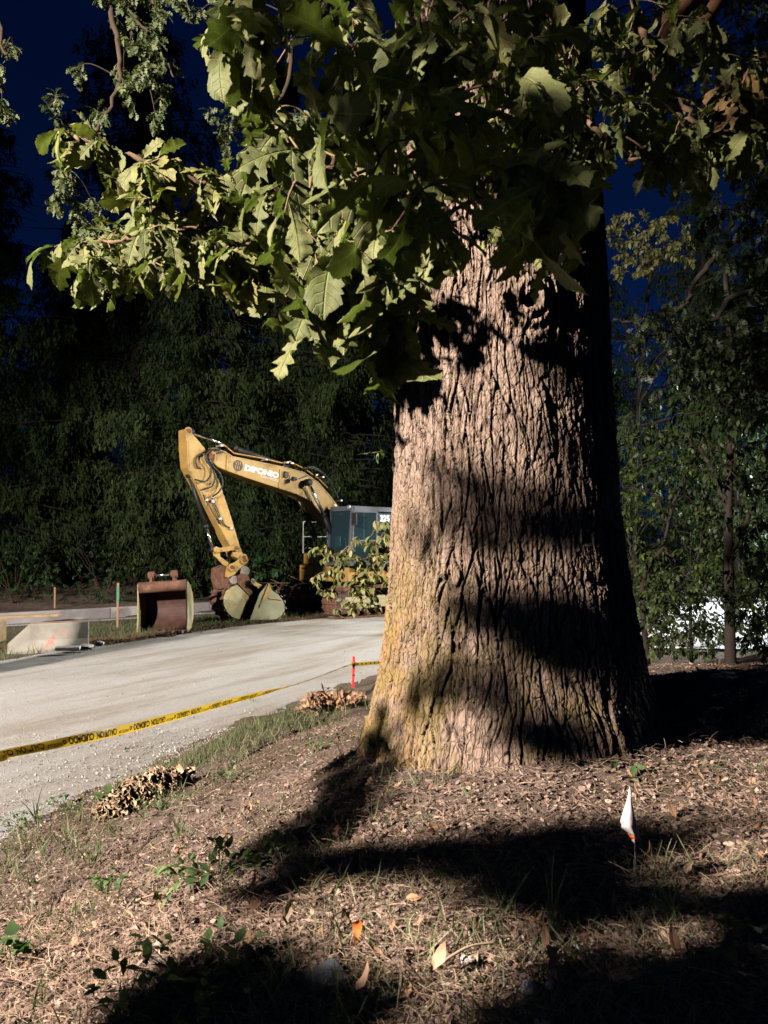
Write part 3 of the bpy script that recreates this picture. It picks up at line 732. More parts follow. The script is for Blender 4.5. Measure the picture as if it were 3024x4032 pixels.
for p in [(345, 690), (400, 815), (480, 885), (300, 680), (345, 655)]:
    mb = MB(); mb.box(bp(z1(*p), AW + .03), (0.08, .05, .07), (FW, LW, UP)); mb.build('hose_clamp', M['steel'], arm, bevel=.01)
mb = MB(); mb.box(bp(z1(398, 686), AW + .004), (.14, .006, .2), (FW, LW, UP)); mb.build('decal', M['orange'], arm)
# cylinders
def cylinder(name, a, mid, b_, r1, r2, w_, parent, fr=z1, barrel_first=True, mb_=None):
    A, Mi, B = (bp(fr(*p), w_) for p in (a, mid, b_))
    mb = MB()
    if barrel_first: mb.tube([A, Mi], r1, 16, 0); mb.tube([Mi, B], r2, 16, 1); mb.tube([Mi + (A - Mi) * .06, Mi + (Mi - A) * .01], r1 * 1.18, 16, 0)
    else: mb.tube([A, Mi], r2, 16, 1); mb.tube([Mi, B], r1, 16, 0); mb.tube([Mi, Mi + (B - Mi) * .06], r1 * 1.18, 16, 0)
    for q in (A, B): mb.tube([q - LW * .09, q + LW * .09], r1 * 1.2, 14, 0)
    return mb.build(name, [M['black'], M['chrome']], parent, smooth=True)
cylinder('arm_cylinder', (180, 186), (495, 300), (868, 432), 0.075, 0.045, 0.0, EXC, barrel_first=False)
cylinder('bucket_cylinder', (180, 500), (300, 880), (345, 1040), 0.062, 0.04, 0.0, EXC)
for w_ in (0.42, -0.42):
    A = bp(z1(1038, 552), .42) + LW * (w_ - .42); Mi = bp(z1(1150, 782), .42) + LW * (w_ - .42); B = bp(z1(1215, 950), .42) + LW * (w_ - .42)
    mb = MB(); mb.tube([A, Mi], 0.05, 16, 1); mb.tube([Mi, B], .085, 16, 0); mb.tube([Mi, Mi + (B - Mi) * .08], .10, 16, 0)
    mb.tube([A - LW * .08, A + LW * .08], .10, 16, 0)
    mb.build('boom_cylinder', [M['black'], M['chrome']], EXC, smooth=True)
mb = MB(); mb.tube([bp(z1(1038, 552), -.46), bp(z1(1038, 552), .40)], .07, 16); mb.build('cross_pin', M['yellow'], boom)
# linkage (two sides) and coupler
def plate(mb, pix, w0, th, fr=z5, m=0): mb.prism([bp(fr(*p), w0) for p in pix], -LW * th, m)
def ring(mb, p, r, w0, w1, fr=z5, m=0): mb.tube([bp(fr(*p), w0), bp(fr(*p), w1)], r, 18, m)
for w_ in (0.27, -0.23):
    mb = MB(); plate(mb, [(345, 575), (380, 560), (430, 580), (630, 548), (670, 510), (715, 540), (705, 600), (650, 612), (440, 640), (380, 660), (345, 630)], w_, .04)
    ring(mb, (400, 610), .06, w_ + .03, w_ - .06); ring(mb, (680, 565), .06, w_ + .03, w_ - .06)
    mb.build('idler_link', M['yellow'], EXC, bevel=.006)
    mb = MB(); plate(mb, [(335, 640), (440, 640), (430, 700), (560, 800), (530, 850), (480, 830), (380, 720), (345, 700)], w_ - .05, .05)
    mb.build('power_link', M['yellow'] if w_ > 0 else M['rust'], EXC, bevel=.006)
mb = MB()
plate(mb, [(745, 712), (790, 700), (822, 740), (815, 800), (770, 840), (700, 900), (640, 970), (550, 1015), (512, 1000), (520, 930), (540, 850), (570, 820), (650, 790)], .24, .06)
plate(mb, [(745, 712), (790, 700), (822, 740), (815, 800), (770, 840), (700, 900), (640, 970), (550, 1015), (512, 1000), (520, 930), (540, 850), (570, 820), (650, 790)], -.18, .06)
ring(mb, (605, 860), .10, .30, -.28); ring(mb, (783, 758), .10, .30, -.28); ring(mb, (605, 860), .05, .34, .30, m=1); ring(mb, (783, 758), .05, .34, .30, m=1)
mb.build('coupler', [M['yellow'], M['rust']], EXC, bevel=.008)
mb = MB()
plate(mb, [(400, 880), (520, 830), (560, 1000), (640, 1080), (560, 1140), (430, 1180), (385, 1020)], .18, .34)
ring(mb, (785, 915), .13, .26, -.24, m=1); ring(mb, (630, 1045), .11, .24, -.22, m=1)
M['worn_steel'] = simple('worn_steel', (.26, .24, .21), .6, .4, var=.25, scale=8)
mb.build('bucket_mount', [M['rust'], M['worn_steel']], EXC, bevel=.01)
# buckets
def bucket(root, side, back, w0, w1, mats, th=.035, shell_r=None, ribs=0, teeth=True, lateral=None, edge=None):
    """side: 3D polygon of the side plate (at w0); back: indices' 3D polyline of the shell; lateral: vector from w0 plate to w1 plate"""
    side = np.array(side); back = np.array(back); lat = np.array(lateral, float); ln_ = lat / np.linalg.norm(lat)
    mb = MB(); mb.prism(side, ln_ * th, 0); mb.build('side_plate', mats[0], root, bevel=.006)
    mb = MB(); mb.prism(side + lat - ln_ * th, ln_ * th, 0); mb.build('side_plate', mats[0], root, bevel=.006)
    c = side.mean(0); n = len(back)
    T_ = np.gradient(back, axis=0); T_ /= np.linalg.norm(T_, axis=1)[:, None]
    Nn = np.cross(T_, ln_); s_ = np.sign(np.sum(Nn * (c - back), 1))[:, None]; Nn *= s_
    A = np.concatenate([back, back + Nn * th]); lat2 = lat - 2 * ln_ * th; A = A + ln_ * th
    V = np.concatenate([A, A + lat2]); F = []
    for i in range(n - 1):
        F += [[i, i + 1, 2 * n + i + 1, 2 * n + i], [n + i, n + i + 1, 3 * n + i + 1, 3 * n + i]]
    for i in (0, n - 1): F += [[i, n + i, 3 * n + i, 2 * n + i]]
    mb = MB(); mb.add(V, F, 0); mb.build('shell', mats[1], root, smooth=False)
    if ribs:
        mb = MB()
        for k in range(ribs):
            i = int((k + .5) / ribs * (n - 2)); q = (back[i] + back[i + 1]) / 2
            mb.box(q + lat / 2 - Nn[i] * .012, (np.linalg.norm(lat) * 1.02, .07, .024), (ln_, T_[i], Nn[i]))
        mb.build('wear_strip', mats[1], root, bevel=.004)
    if edge is not None:
        mb = MB(); e, dr = edge; dr = dr / np.linalg.norm(dr); nn = np.cross(ln_, dr)
        mb.box(np.array(e) + lat / 2 + dr * .06, (np.linalg.norm(lat) + .06, .16, .04), (ln_, dr, nn))
        mb.build('cutting_edge', mats[2], root, bevel=.006)
        if teeth:
            L_ = np.linalg.norm(lat)
            for k in range(5):
                mb = MB(); q = np.array(e) + ln_ * (L_ * (k + .5) / 5) + dr * .13
                mb.addl([q + a_ * ln_ * .08 * t_ + b_ * nn * .04 * t_ + dr * l_ for (l_, t_) in ((-.06, 1), (.12, .55)) for a_, b_ in ((-1, -1), (1, -1), (1, 1), (-1, 1))],
                        [[0, 1, 2, 3], [4, 7, 6, 5], [0, 4, 5, 1], [1, 5, 6, 2], [2, 6, 7, 3], [3, 7, 4, 0]])
                mb.build('tooth', mats[2], root, bevel=.004)
BKW = .33
side_px = [(680, 1115), (600, 1145), (520, 1205), (485, 1290), (478, 1350), (492, 1430), (530, 1510), (600, 1580), (680, 1612), (735, 1620), (870, 1310)]
S_ = [bp(z5(*p), BKW) for p in side_px]
Bk = [bp(z5(*p), BKW) for p in [(690, 1100), (600, 1130), (512, 1195), (476, 1290), (468, 1350), (482, 1440), (522, 1522), (592, 1592), (680, 1625), (742, 1632)]]
bkroot_mb = MB(); plate(bkroot_mb, [(690, 1100), (680, 990), (750, 950), (835, 975), (925, 1210), (875, 1305)], BKW - .02, .05)
plate(bkroot_mb, [(690, 1100), (680, 990), (750, 950), (835, 975), (925, 1210), (875, 1305)], BKW - .45, .05)
bucket_obj = bkroot_mb.build('bucket', M['rust'], EXC, bevel=.006)
bucket(bucket_obj, S_, Bk, 0, 0, (M['plate'], M['rust'], M['rust']), ribs=9, teeth=False, lateral=-LW * (BKW * 2))
mb = MB(); plate(mb, [(870, 1310), (920, 1205), (985, 1275), (950, 1400), (865, 1605), (745, 1628)], BKW - .04, .05); plate(mb, [(870, 1310), (920, 1205), (985, 1275), (950, 1400), (865, 1605), (745, 1628)], -BKW + .09, .05)
mb.build('wear_plate', M['rust_dark'], bucket_obj, bevel=.006)
# ---- cab
CABW0, CABW1 = 0.42, 1.35
def cp(x, y, w_): return bp(z6(x, y), w_)
fl = uz(cp(865, 700, CABW1))[0]                      # front u from the near pillar
ztop = uz(cp(870, 372, CABW1))[1]; zbot = uz(cp(1000, 1150, CABW1))[1] - .05
u0 = fl; u1 = fl - 1.75
cab = empty('cab', (0, 0, 0), None, None); cab.parent = EXC; cab.location = (0, 0, 0)
mb = MB()
def cbar(a, b_, t=.07, m=0):
    A, B = P3(*a), P3(*b_); d_ = B - A; L_ = np.linalg.norm(d_); d_ /= L_
    s_ = np.cross(d_, UP) if abs(d_[2]) < .9 else FW; s_ = s_ / np.linalg.norm(s_); mb.box((A + B) / 2, (L_, t, t), (d_, s_, np.cross(d_, s_)), m)
um = u0 - .92
for w_ in (CABW0, CABW1):
    cbar((u0 + .10, w_, zbot), (u0 - .02, w_, ztop), .08); cbar((um, w_, zbot), (um, w_, ztop), .08); cbar((u1, w_, zbot), (u1, w_, ztop), .12)
    cbar((u0 + .10, w_, zbot), (u1, w_, zbot), .12); cbar((u0 - .05, w_, ztop - .02), (u1, w_, ztop - .02), .11)
for u_, z_ in ((u0 - .02, ztop - .02), (u1, ztop - .02), (u0 + .10, zbot), (u1, zbot)): cbar((u_, CABW0, z_), (u_, CABW1, z_), .10)
mb.build('cab_frame', M['cab_paint'], cab, bevel=.015)
mb = MB(); mb.box(P3((u0 + u1) / 2 - .02, (CABW0 + CABW1) / 2, ztop + .035), (1.82, .98, .07), (FW, LW, UP)); mb.build('roof', M['cab_paint'], cab, bevel=.03)
mb = MB(); mb.box(P3((u0 + u1) / 2, (CABW0 + CABW1) / 2, zbot - .0), (1.7, .88, .06), (FW, LW, UP)); mb.build('cab_floor', M['black'], cab)
def pane(name, cs, par):
    mb = MB(); P_ = [P3(*c) for c in cs]; nn = np.cross(P_[1] - P_[0], P_[3] - P_[0]); nn /= np.linalg.norm(nn); mb.prism(P_, nn * .008); return mb.build(name, M['glass'], par)
g = .045
pane('windshield', [(u0 + .10, CABW0 + g, zbot + g), (u0 + .10, CABW1 - g, zbot + g), (u0 - .02, CABW1 - g, ztop - g), (u0 - .02, CABW0 + g, ztop - g)], cab)
pane('rear_side_window', [(um - g, CABW1, zbot + .5), (u1 + .07, CABW1, zbot + .5), (u1 + .07, CABW1, ztop - .08), (um - g, CABW1, ztop - .08)], cab)
pane('far_side_window', [(u0, CABW0, zbot + .4), (u1 + .07, CABW0, zbot + .4), (u1 + .07, CABW0, ztop - .08), (u0 - .04, CABW0, ztop - .08)], cab)
pane('rear_window', [(u1, CABW0 + g, zbot + .6), (u1, CABW1 - g, zbot + .6), (u1, CABW1 - g, ztop - .08), (u1, CABW0 + g, ztop - .08)], cab)
# door
mb = MB(); dw = CABW1 + .05
d0, d1, dz0, dz1 = u0 + .02, um + .05, zbot + .05, ztop - .09
zm = dz0 + (dz1 - dz0) * .42
for a_, b_ in (((d0 + .02, dw, dz0), (d0 - .06, dw, dz1)), ((d1, dw, dz0), (d1, dw, dz1)), ((d0, dw, dz0), (d1, dw, dz0)), ((d0 - .06, dw, dz1), (d1, dw, dz1)), ((d0, dw, zm), (d1, dw, zm))): cbar(a_, b_, .05)
cbar((d0 - .42, dw, zm), (d0 - .42, dw, dz1), .018)
door = mb.build('door', M['cab_paint'], cab, bevel=.01)
mb = MB(); mb.prism([P3(d0 + .02, dw, dz0), P3(d1, dw, dz0), P3(d1, dw, dz1), P3(d0 - .06, dw, dz1)], LW * .006); mb.build('door_glass', M['glass'], cab)
mb = MB(); mb.box(P3(d0 - .3, dw + .05, zm - .06), (.16, .04, .05), (FW, LW, UP)); mb.build('door_handle', M['black'], cab, bevel=.01)
mb = MB(); mb.tube([P3(u0 - .1, dw, ztop - .12), P3(u0 + .08, dw + .12, ztop - .14), P3(u0 + .08, dw + .12, ztop - .3)], .012, 8); mb.box(P3(u0 + .06, dw + .14, ztop - .30), (.05, .20, .34), (FW, LW, UP)); mb.build('mirror', M['black'], cab, bevel=.02)
mb = MB(); mb.box(P3(u0 - .72, .88, zbot + .2), (.3, .3, .2), (FW, LW, UP)); mb.box(P3(u0 - .7, .88, zbot + .35), (.5, .5, .14), (FW, LW, UP)); mb.box(P3(u0 - .98, .88, zbot + .75), (.14, .48, .75), (FW, LW, UP)); mb.box(P3(u0 - .98, .88, zbot + 1.2), (.1, .26, .2), (FW, LW, UP))
mb.build('seat', M['seat'], cab, bevel=.05)
for s_ in (-.3, .3):
    mb = MB(); mb.tube([P3(u0 - .45, .88 + s_, zbot + .4), P3(u0 - .40, .88 + s_, zbot + .72)], .02, 8); mb.build('control_lever', M['steel'], cab)
mb = MB(); mb.box(P3(u0 - .15, .55, zbot + .62), (.05, .22, .28), (FW, LW, UP)); mb.build('monitor', M['steel'], cab, bevel=.01)
for a_, b_, r_ in ((P3(u0 - .1, .5, ztop + .1), P3(u0 - .03, .5, ztop + .1), .06), (P3(u0 + .0, 1.28, ztop + .03), P3(u0 + .06, 1.28, ztop + .03), .055)):
    mb = MB(); mb.tube([a_, b_], r_, 12); mb.build('work_light', M['steel'], cab)
A = P3(um - .12, CABW1 + .015, ztop - .36)
put_text('number', '325', A, -FW, UP, LW, .36, .20, M['decal_white'], cab, .05)
mb = MB(); mb.prism([P3(um - .09, CABW1 + .010, ztop - .39), P3(um - .53, CABW1 + .010, ztop - .39), P3(um - .53, CABW1 + .010, ztop - .13), P3(um - .09, CABW1 + .010, ztop - .13)], LW * .003); mb.build('number_plate', M['cab_paint'], cab)
# ---- upper body
mb = MB(); zd0, zd1 = .98, zbot - .08
mb.box(P3(u0 - 1.9, -.05, (zd0 + zd1) / 2), (3.6, 2.3, zd1 - zd0), (FW, LW, UP))
mb.build('deck', M['yellow'], EXC, bevel=.04)
mb = MB(); mb.box(P3(u0 - 2.9, .2, 1.85), (2.0, 2.6, 1.2), (FW, LW, UP)); mb.build('engine_housing', M['yellow'], EXC, bevel=.08)
mb = MB(); mb.box(P3(u0 - 3.95, 0, 1.55), (.5, 2.7, 1.15), (FW, LW, UP)); mb.build('counterweight', M['black'], EXC, bevel=.12)
for k, w_ in enumerate((1.112, 1.112)):
    mb = MB(); mb.box(P3(u0 - .55 - 1.1 * k, w_, 1.22), (.4, .012, .06), (FW, LW, UP), r=.5); mb.build('red_stripe', M['red'], EXC)
# stepped storage box in front on the far side
def b6(x, y, w_): return uz(cp(x, y, w_))
mb = MB(); wn, wf = -.50, -1.18
ub, zb0 = b6(300, 1430, wn); _, zb1 = b6(300, 1200, wn); _, zb2 = b6(240, 1030, wn)
mb.box(P3(ub - .6, (wn + wf) / 2, (zb0 + zb1) / 2), (1.2, wn - wf, zb1 - zb0), (FW, LW, UP))
mb.box(P3(ub - .75, (wn + wf) / 2, (zb1 + zb2) / 2 + .01), (1.2, wn - wf, zb2 - zb1 - .02), (FW, LW, UP))
sb = mb.build('storage_box', M['orange'], EXC, bevel=.03)
mb = MB(); wc = (wn + wf) / 2
mb.box(P3(ub + .006, wc, (zb0 + zb1) / 2 + .02), (.015, .56, .012), (FW, LW, UP)); mb.box(P3(ub + .006, wc + .08, zb0 + .13), (.02, .30, .08), (FW, LW, UP)); mb.box(P3(ub + .006, wc - .08, zb1 - .10), (.015, .2, .05), (FW, LW, UP))
mb.build('latch', M['black'], sb)
mb = MB()
mb.tube([P3(ub - .1, wf + .06, zb2), P3(ub - .1, wf + .06, zb2 + .95), P3(ub - 1.0, wf + .06, zb2 + .95), P3(ub - 1.0, wf + .06, zb2)], .02, 8)
mb.tube([P3(ub - .1, wf + .06, zb2 + .5), P3(ub - 1.0, wf + .06, zb2 + .5)], .018, 8)
mb.build('handrail', M['steel'], EXC)
# ---- tracks
tp0 = uz(bp(z6(330, 1850), 1.15)); ut0 = u0 + .55; ut1 = u0 - 3.5; hT = .80
for w_ in (1.05, -1.05):
    mb = MB(); prof = []
    for k in range(13): a_ = -math.pi / 2 + math.pi * k / 12; prof.append((ut0 - .4 + .4 * math.cos(a_), hT / 2 + hT / 2 * math.sin(a_)))
    for k in range(13): a_ = math.pi / 2 + math.pi * k / 12; prof.append((ut1 + .4 + .4 * math.cos(a_), hT / 2 + hT / 2 * math.sin(a_)))
    prof = np.array(prof); seg = np.linalg.norm(np.roll(prof, -1, 0) - prof, axis=1); cum = np.concatenate([[0], np.cumsum(seg)])
    pr = np.concatenate([prof, prof[:1]])
    for s_ in np.arange(0, cum[-1], .17):
        pu = np.interp([s_, s_ + .05], cum, pr[:, 0]); pz = np.interp([s_, s_ + .05], cum, pr[:, 1])
        t_ = np.array([pu[1] - pu[0], pz[1] - pz[0]]); t_ /= np.linalg.norm(t_); t3 = FW * t_[0] + UP * t_[1]; n3 = np.cross(t3, LW)
        c_ = P3(pu[0], w_, pz[0] + .03); mb.box(c_, (.15, .58, .03), (t3, LW, n3)); mb.box(c_ - n3 * .03 * (1), (.03, .58, .05), (t3, LW, n3))
    tr = mb.build('track', M['rust'], EXC)
    mb = MB(); mb.box(P3((ut0 + ut1) / 2, w_, hT * .52), (ut0 - ut1 - .9, .34, .34), (FW, LW, UP)); mb.build('track_frame', M['plate'], tr, bevel=.03)
    for k in range(7): mb = MB(); mb.tube([P3(ut0 - .8 - k * .42, w_ - .25, .17), P3(ut0 - .8 - k * .42, w_ + .25, .17)], .10, 14); mb.build('roller', M['rust_dark'], tr)
    for u_ in (ut0 - .42, ut1 + .42): mb = MB(); mb.tube([P3(u_, w_ - .12, .42), P3(u_, w_ + .12, .42)], .30, 20); mb.build('sprocket', M['rust_dark'], tr)
mb = MB(); mb.box(P3((ut0 + ut1) / 2, 0, .62), (1.6, 1.7, .34), (FW, LW, UP)); mb.build('undercarriage', M['rust'], EXC, bevel=.03)

# ------------------------------------------------------------------ spare buckets
SB2 = empty('excavator_bucket', bp(z5(1150, 1630), 0.3), 'dull green-grey spare bucket with a yellow lug, lying against the bucket on the machine', 'excavator bucket')
s2 = [(1130, 1080), (1180, 1195), (1270, 1250), (1335, 1330), (1368, 1410), (1368, 1490), (1320, 1570), (1250, 1612), (1180, 1625), (860, 1630), (945, 1400), (1000, 1250)]
W2 = .62
bucket(SB2, [bp(z5(*p), W2) for p in s2], [bp(z5(*p), W2) for p in [(1140, 1085), (1195, 1190), (1285, 1245), (1348, 1325), (1382, 1410), (1380, 1495), (1330, 1582), (1255, 1625), (1180, 1640), (1000, 1640), (862, 1640)]], 0, 0, (M['plate2'], M['plate'], M['yellow']), ribs=9, teeth=False, lateral=-LW * .85)
mb = MB(); A = [bp(z5(*p), W2 + .02) for p in [(1135, 1300), (1330, 1325), (1330, 1342), (1135, 1320)]]; mb.prism(A, -LW * .03)
mb.prism([bp(z5(*p), W2 + .03) for p in [(1140, 1085), (1180, 1190), (1130, 1270), (1040, 1360), (1010, 1450), (1000, 1440), (1060, 1290)]], -LW * .04); mb.build('gusset', M['yellow'], SB2, bevel=.004)
for w_ in (W2 - .18, W2 - .60):
    mb = MB(); plate(mb, [(880, 1040), (905, 1020), (935, 1040), (960, 1085), (1040, 1115), (1060, 1180), (1000, 1200), (970, 1150), (900, 1110), (875, 1075)], w_, .06)
    ring(mb, (910, 1070), .06, w_ + .03, w_ - .09, m=1); mb.build('lug', [M['yellow'], M['steel']], SB2, bevel=.005)

# bucket standing mouth-on beside the barrier
c = at(645, 2488, 17.8); bx = np.array([.995, .07, .06]); bx /= np.linalg.norm(bx); bz = np.array([-.055, 0.03, 1.0]); bz /= np.linalg.norm(bz); by = np.cross(bz, bx)
SB1 = empty('excavator_bucket', (c[0], c[1], 0.0), 'rusty open bucket with chrome pin and pale yellow cheeks, standing mouth-on beside the stakes', 'excavator bucket')
def q3(x_, y_, z_): return c + bx * x_ + by * y_ + bz * (z_ - .02)
Wd = 1.14
sd = [(-.22, 0), (.05, .0), (.35, .05), (.62, .25), (.74, .55), (.66, .85), (.40, 1.06), (.12, 1.14), (.0, 1.14), (-.04, .75), (-.10, .35)]
bkc = curve([(p[0], 0, p[1]) for p in [(-.25, 0), (.05, 0), (.35, .05), (.62, .25), (.74, .55), (.66, .85), (.40, 1.06), (.10, 1.14), (.0, 1.12)]], 4)
bucket(SB1, [q3(-Wd / 2, p[0], p[1]) for p in sd], [q3(-Wd / 2, p[0], p[2]) for p in bkc], 0, 0, (M['plate'], M['rust_dark'], M['rust']), lateral=bx * Wd, ribs=6, edge=(q3(-Wd / 2, -.22, .02), -by))
mb = MB(); mb.tube([q3(-Wd / 2 + .03, .06, 1.06), q3(Wd / 2 - .03, .06, 1.06)], .13, 16); mb.build('torque_tube', M['rust'], SB1, smooth=True)
for s_ in (-.26, .26):
    mb = MB(); mb.prism([q3(s_ - .03, y_, z_) for y_, z_ in [(-.02, 1.1), (.02, 1.24), (.0, 1.36), (.10, 1.42), (.2, 1.36), (.24, 1.22), (.5, 1.05), (.4, .98)]], bx * .06)
    mb.tube([q3(s_ - .07, .10, 1.33), q3(s_ + .07, .10, 1.33)], .09, 16); mb.build('lug', M['rust'], SB1, bevel=.006)
mb = MB(); mb.tube([q3(-.27, .10, 1.33), q3(.27, .10, 1.33)], .04, 16); mb.build('pin', M['chrome'], SB1, smooth=True)
# ------------------------------------------------------------------ things along the far side of the road
M['concrete'] = simple('concrete', (0.40, 0.39, 0.36), 0.9, 0.15, var=0.2, scale=4, dirt=((0.22, 0.17, 0.13), 3, 0.58), bmp=0.3)
M['barrier'] = simple('barrier_concrete', (0.30, 0.285, 0.245), 0.9, 0.15, var=0.22, scale=3, dirt=((0.50, 0.17, 0.12), 2.3, 0.60), bmp=0.3)
M['kerb'] = simple('kerb_concrete', (0.34, 0.33, 0.33), 0.9, 0.15, var=0.15, scale=3, dirt=((0.16, 0.12, 0.10), 2, 0.62), bmp=0.2)
M['board'] = simple('board', (0.36, 0.25, 0.14), 0.85, 0.15, var=0.25, scale=8)
M['stake'] = simple('stake_wood', (0.36, 0.21, 0.13), 0.8, 0.2, var=0.2, scale=8)
M['green'] = simple('green_ribbon', (0.09, 0.24, 0.13), 0.6, 0.3)
M['stone'] = simple('stone', (0.34, 0.30, 0.26), 0.85, 0.2, var=0.25, scale=20, bmp=0.4)
M['white_stone'] = simple('white_stone', (0.62, 0.58, 0.54), 0.85, 0.2, var=0.2, scale=20, bmp=0.4)

# kerb wall in lengths
k0 = np.array([-14.5, 15.4]); k1 = np.array([-1.0, 27.0]); kd = (k1 - k0) / np.linalg.norm(k1 - k0); kn = np.array([-kd[1], kd[0]])
KW = empty('kerb_wall', (k0[0], k0[1], 0), 'low pale concrete kerb wall in lengths along the far grass strip', 'kerb')
L_ = 3.05; s_ = 0
while s_ < np.linalg.norm(k1 - k0):
    mb = MB(); p0 = k0 + kd * (s_ + .01); p1 = k0 + kd * (s_ + L_ - .01)
    pr = [(0, -.3), (0, .27), (.03, .30), (.17, .30), (.20, .27), (.20, -.3)]
    mb.prism([(p0[0] + kn[0] * a, p0[1] + kn[1] * a, z) for a, z in pr], (kd[0] * (L_ - .02), kd[1] * (L_ - .02), 0))
    mb.build('kerb_section', M['kerb'], KW, bevel=.01)
    mb = MB(); pr = [(-.5, -.3), (-.5, .035), (-.003, .02), (-.003, -.3)]
    mb.prism([(p0[0] + kn[0] * a, p0[1] + kn[1] * a, z) for a, z in pr], (kd[0] * (L_ - .02), kd[1] * (L_ - .02), 0))
    mb.build('gutter_section', M['kerb'], KW)
    s_ += L_
# barrier with tapered end
bd = np.array([.93, .36, 0]); bn = np.array([-.36, .93, 0])
bo = at(30, 2572, 14.5); bo[2] = -.02
BR = empty('concrete_barrier', bo, 'short worn concrete barrier with a sloping end and smeared red paint on top', 'barrier')
mb = MB(); prof = [(-.24, 0), (-.24, .08), (-.13, .25), (-.09, .56), (.09, .56), (.13, .25), (.24, .08), (.24, 0)]
sec = [(0, .35, .0), (.38, 1.0, .0), (1.42, 1.0, 0)]
V = []
for x_, hs, _ in sec:
    V += [bo + bd * x_ + bn * (a * (0.75 if hs < 1 else 1)) + UP * z * hs for a, z in prof]
F = [[0, 1, 2, 3, 4, 5, 6, 7], [23, 22, 21, 20, 19, 18, 17, 16]]
for k in range(2):
    for j_ in range(8): F.append([k * 8 + j_, (k + 1) * 8 + j_, (k + 1) * 8 + (j_ + 1) % 8, k * 8 + (j_ + 1) % 8])
mb.addl(V, F); mb.build('barrier_body', M['barrier'], BR, bevel=.02)
M['pinkpaint'] = simple('faded_red_paint', (0.52, 0.20, 0.15), 0.85, 0.2, var=0.3, scale=9, dirt=((0.42, 0.40, 0.34), 6, 0.5))
mb = MB(); mb.add([bo + bd * x_ + bn * a + UP * .564 for x_, a in [(.42, -.08), (1.40, -.08), (1.40, .08), (.42, .08)]], [[0, 1, 2, 3]]); mb.build('paint_smear', M['pinkpaint'], BR)
mb = MB(); mb.box(at(60, 2434, 15.2) + np.array([-.7, 0, .0]), (3.0, .22, .045), ([.985, .15, .03], [-.15, .985, 0], [0, 0, 1]))
tag(mb.build('wooden_plank', M['board'], bevel=.004), 'weathered plank lying across behind the sloping concrete barrier', 'plank')
mb = MB(); mb.box(at(-25, 2445, 15.9) + np.array([0, 0, -.22]), (.3, .5, .42)); tag(mb.build('timber_block', M['board'], bevel=.01), 'timber block carrying the weathered plank by the barrier', 'block')
def rock(c, r, m_, label=None, cat='stone', name='stone', sq=(1, 1, .6), group=None):
    c = np.array(c, float); n1, n2 = 12, 8
    u, v = np.meshgrid(np.linspace(0, 2 * np.pi, n1, endpoint=False), np.linspace(.05, np.pi - .05, n2), indexing='ij')
    s0 = random.random() * 50
    R = 1 + .5 * vnoise(np.cos(u) * 1.3 * np.sin(v) + s0, np.sin(u) * np.sin(v) * 1.3 + np.cos(v) + s0, 3) + .25 * vnoise(u * 2 + s0, v * 3, 4)
    a = random.random() * 3; ca, sa = math.cos(a), math.sin(a)
    X = R * np.sin(v) * np.cos(u) * sq[0]; Y = R * np.sin(v) * np.sin(u) * sq[1]; Z = R * np.cos(v) * sq[2]
    P = np.stack([X * ca - Y * sa, X * sa + Y * ca, Z], -1).reshape(-1, 3) * r + c
    i, j = np.meshgrid(np.arange(n1), np.arange(n2 - 1), indexing='ij')
    F = np.stack([i * n2 + j, ((i + 1) % n1) * n2 + j, ((i + 1) % n1) * n2 + j + 1, i * n2 + j + 1], -1).reshape(-1, 4)
    mb = MB(); mb.add(P, F); mb.addl(P, [[k * n2 for k in range(n1)][::-1], [k * n2 + n2 - 1 for k in range(n1)]])
    o = mb.build(name, m_); return tag(o, label, cat, group)
rock(at(340, 2545, 14.6) + [0, 0, .0], .13, M['white_stone'], 'pale broken concrete chunk lying right of the barrier, left one of two', 'rubble', 'concrete_chunk', (1.2, .8, .4))
rock(at(393, 2533, 15.0) + [0, 0, .0], .11, M['white_stone'], 'pale broken concrete chunk on the grass edge, right one of two', 'rubble', 'concrete_chunk', (1, .7, .5))
mb = MB(); mb.box(at(268, 2552, 14.2), (.42, .25, .06), ([.95, .3, 0], [-.3, .95, 0], [0, 0, 1])); tag(mb.build('stone_slab', M['white_stone'], bevel=.01), 'flat pale slab at the foot of the barrier on the gravel edge', 'slab')
# stakes
def lath(px, py0, py1, Y, wd, m_, top=None, label='', cat='stake', name='wooden_stake', lean=0):
    a = at(px, py0, Y); b_ = at(px + lean, py1, Y); a[2] -= .12
    E = empty(name, a, label, cat); mb = MB(); h = b_[2] - a[2]; d = (b_ - a) / h
    mb.prism([a + np.array(q) for q in ((-wd / 2, -.012, 0), (wd / 2, -.012, 0), (wd / 2, .012, 0), (-wd / 2, .012, 0))], d * h); mb.build('stake_shaft', m_, E, bevel=.002)
    if top:
        mb = MB(); z0, z1_, tm = top
        mb.prism([a + d * h * z0 + np.array(q) * 1.0 for q in ((-wd * .58, -.016, 0), (wd * .58, -.016, 0), (wd * .58, .016, 0), (-wd * .58, .016, 0))], d * h * (z1_ - z0)); mb.build('ribbon', tm, E)
    return E
lath(463, 2450, 2295, 18.3, .05, M['stake'], (.55, .93, M['green']), 'tall slim survey stake banded green near its top, left of the upright bucket', lean=2)
lath(216, 2378, 2312, 21.5, .045, M['stake'], None, 'short plain brown stake standing in the mulch beneath the dark trees')

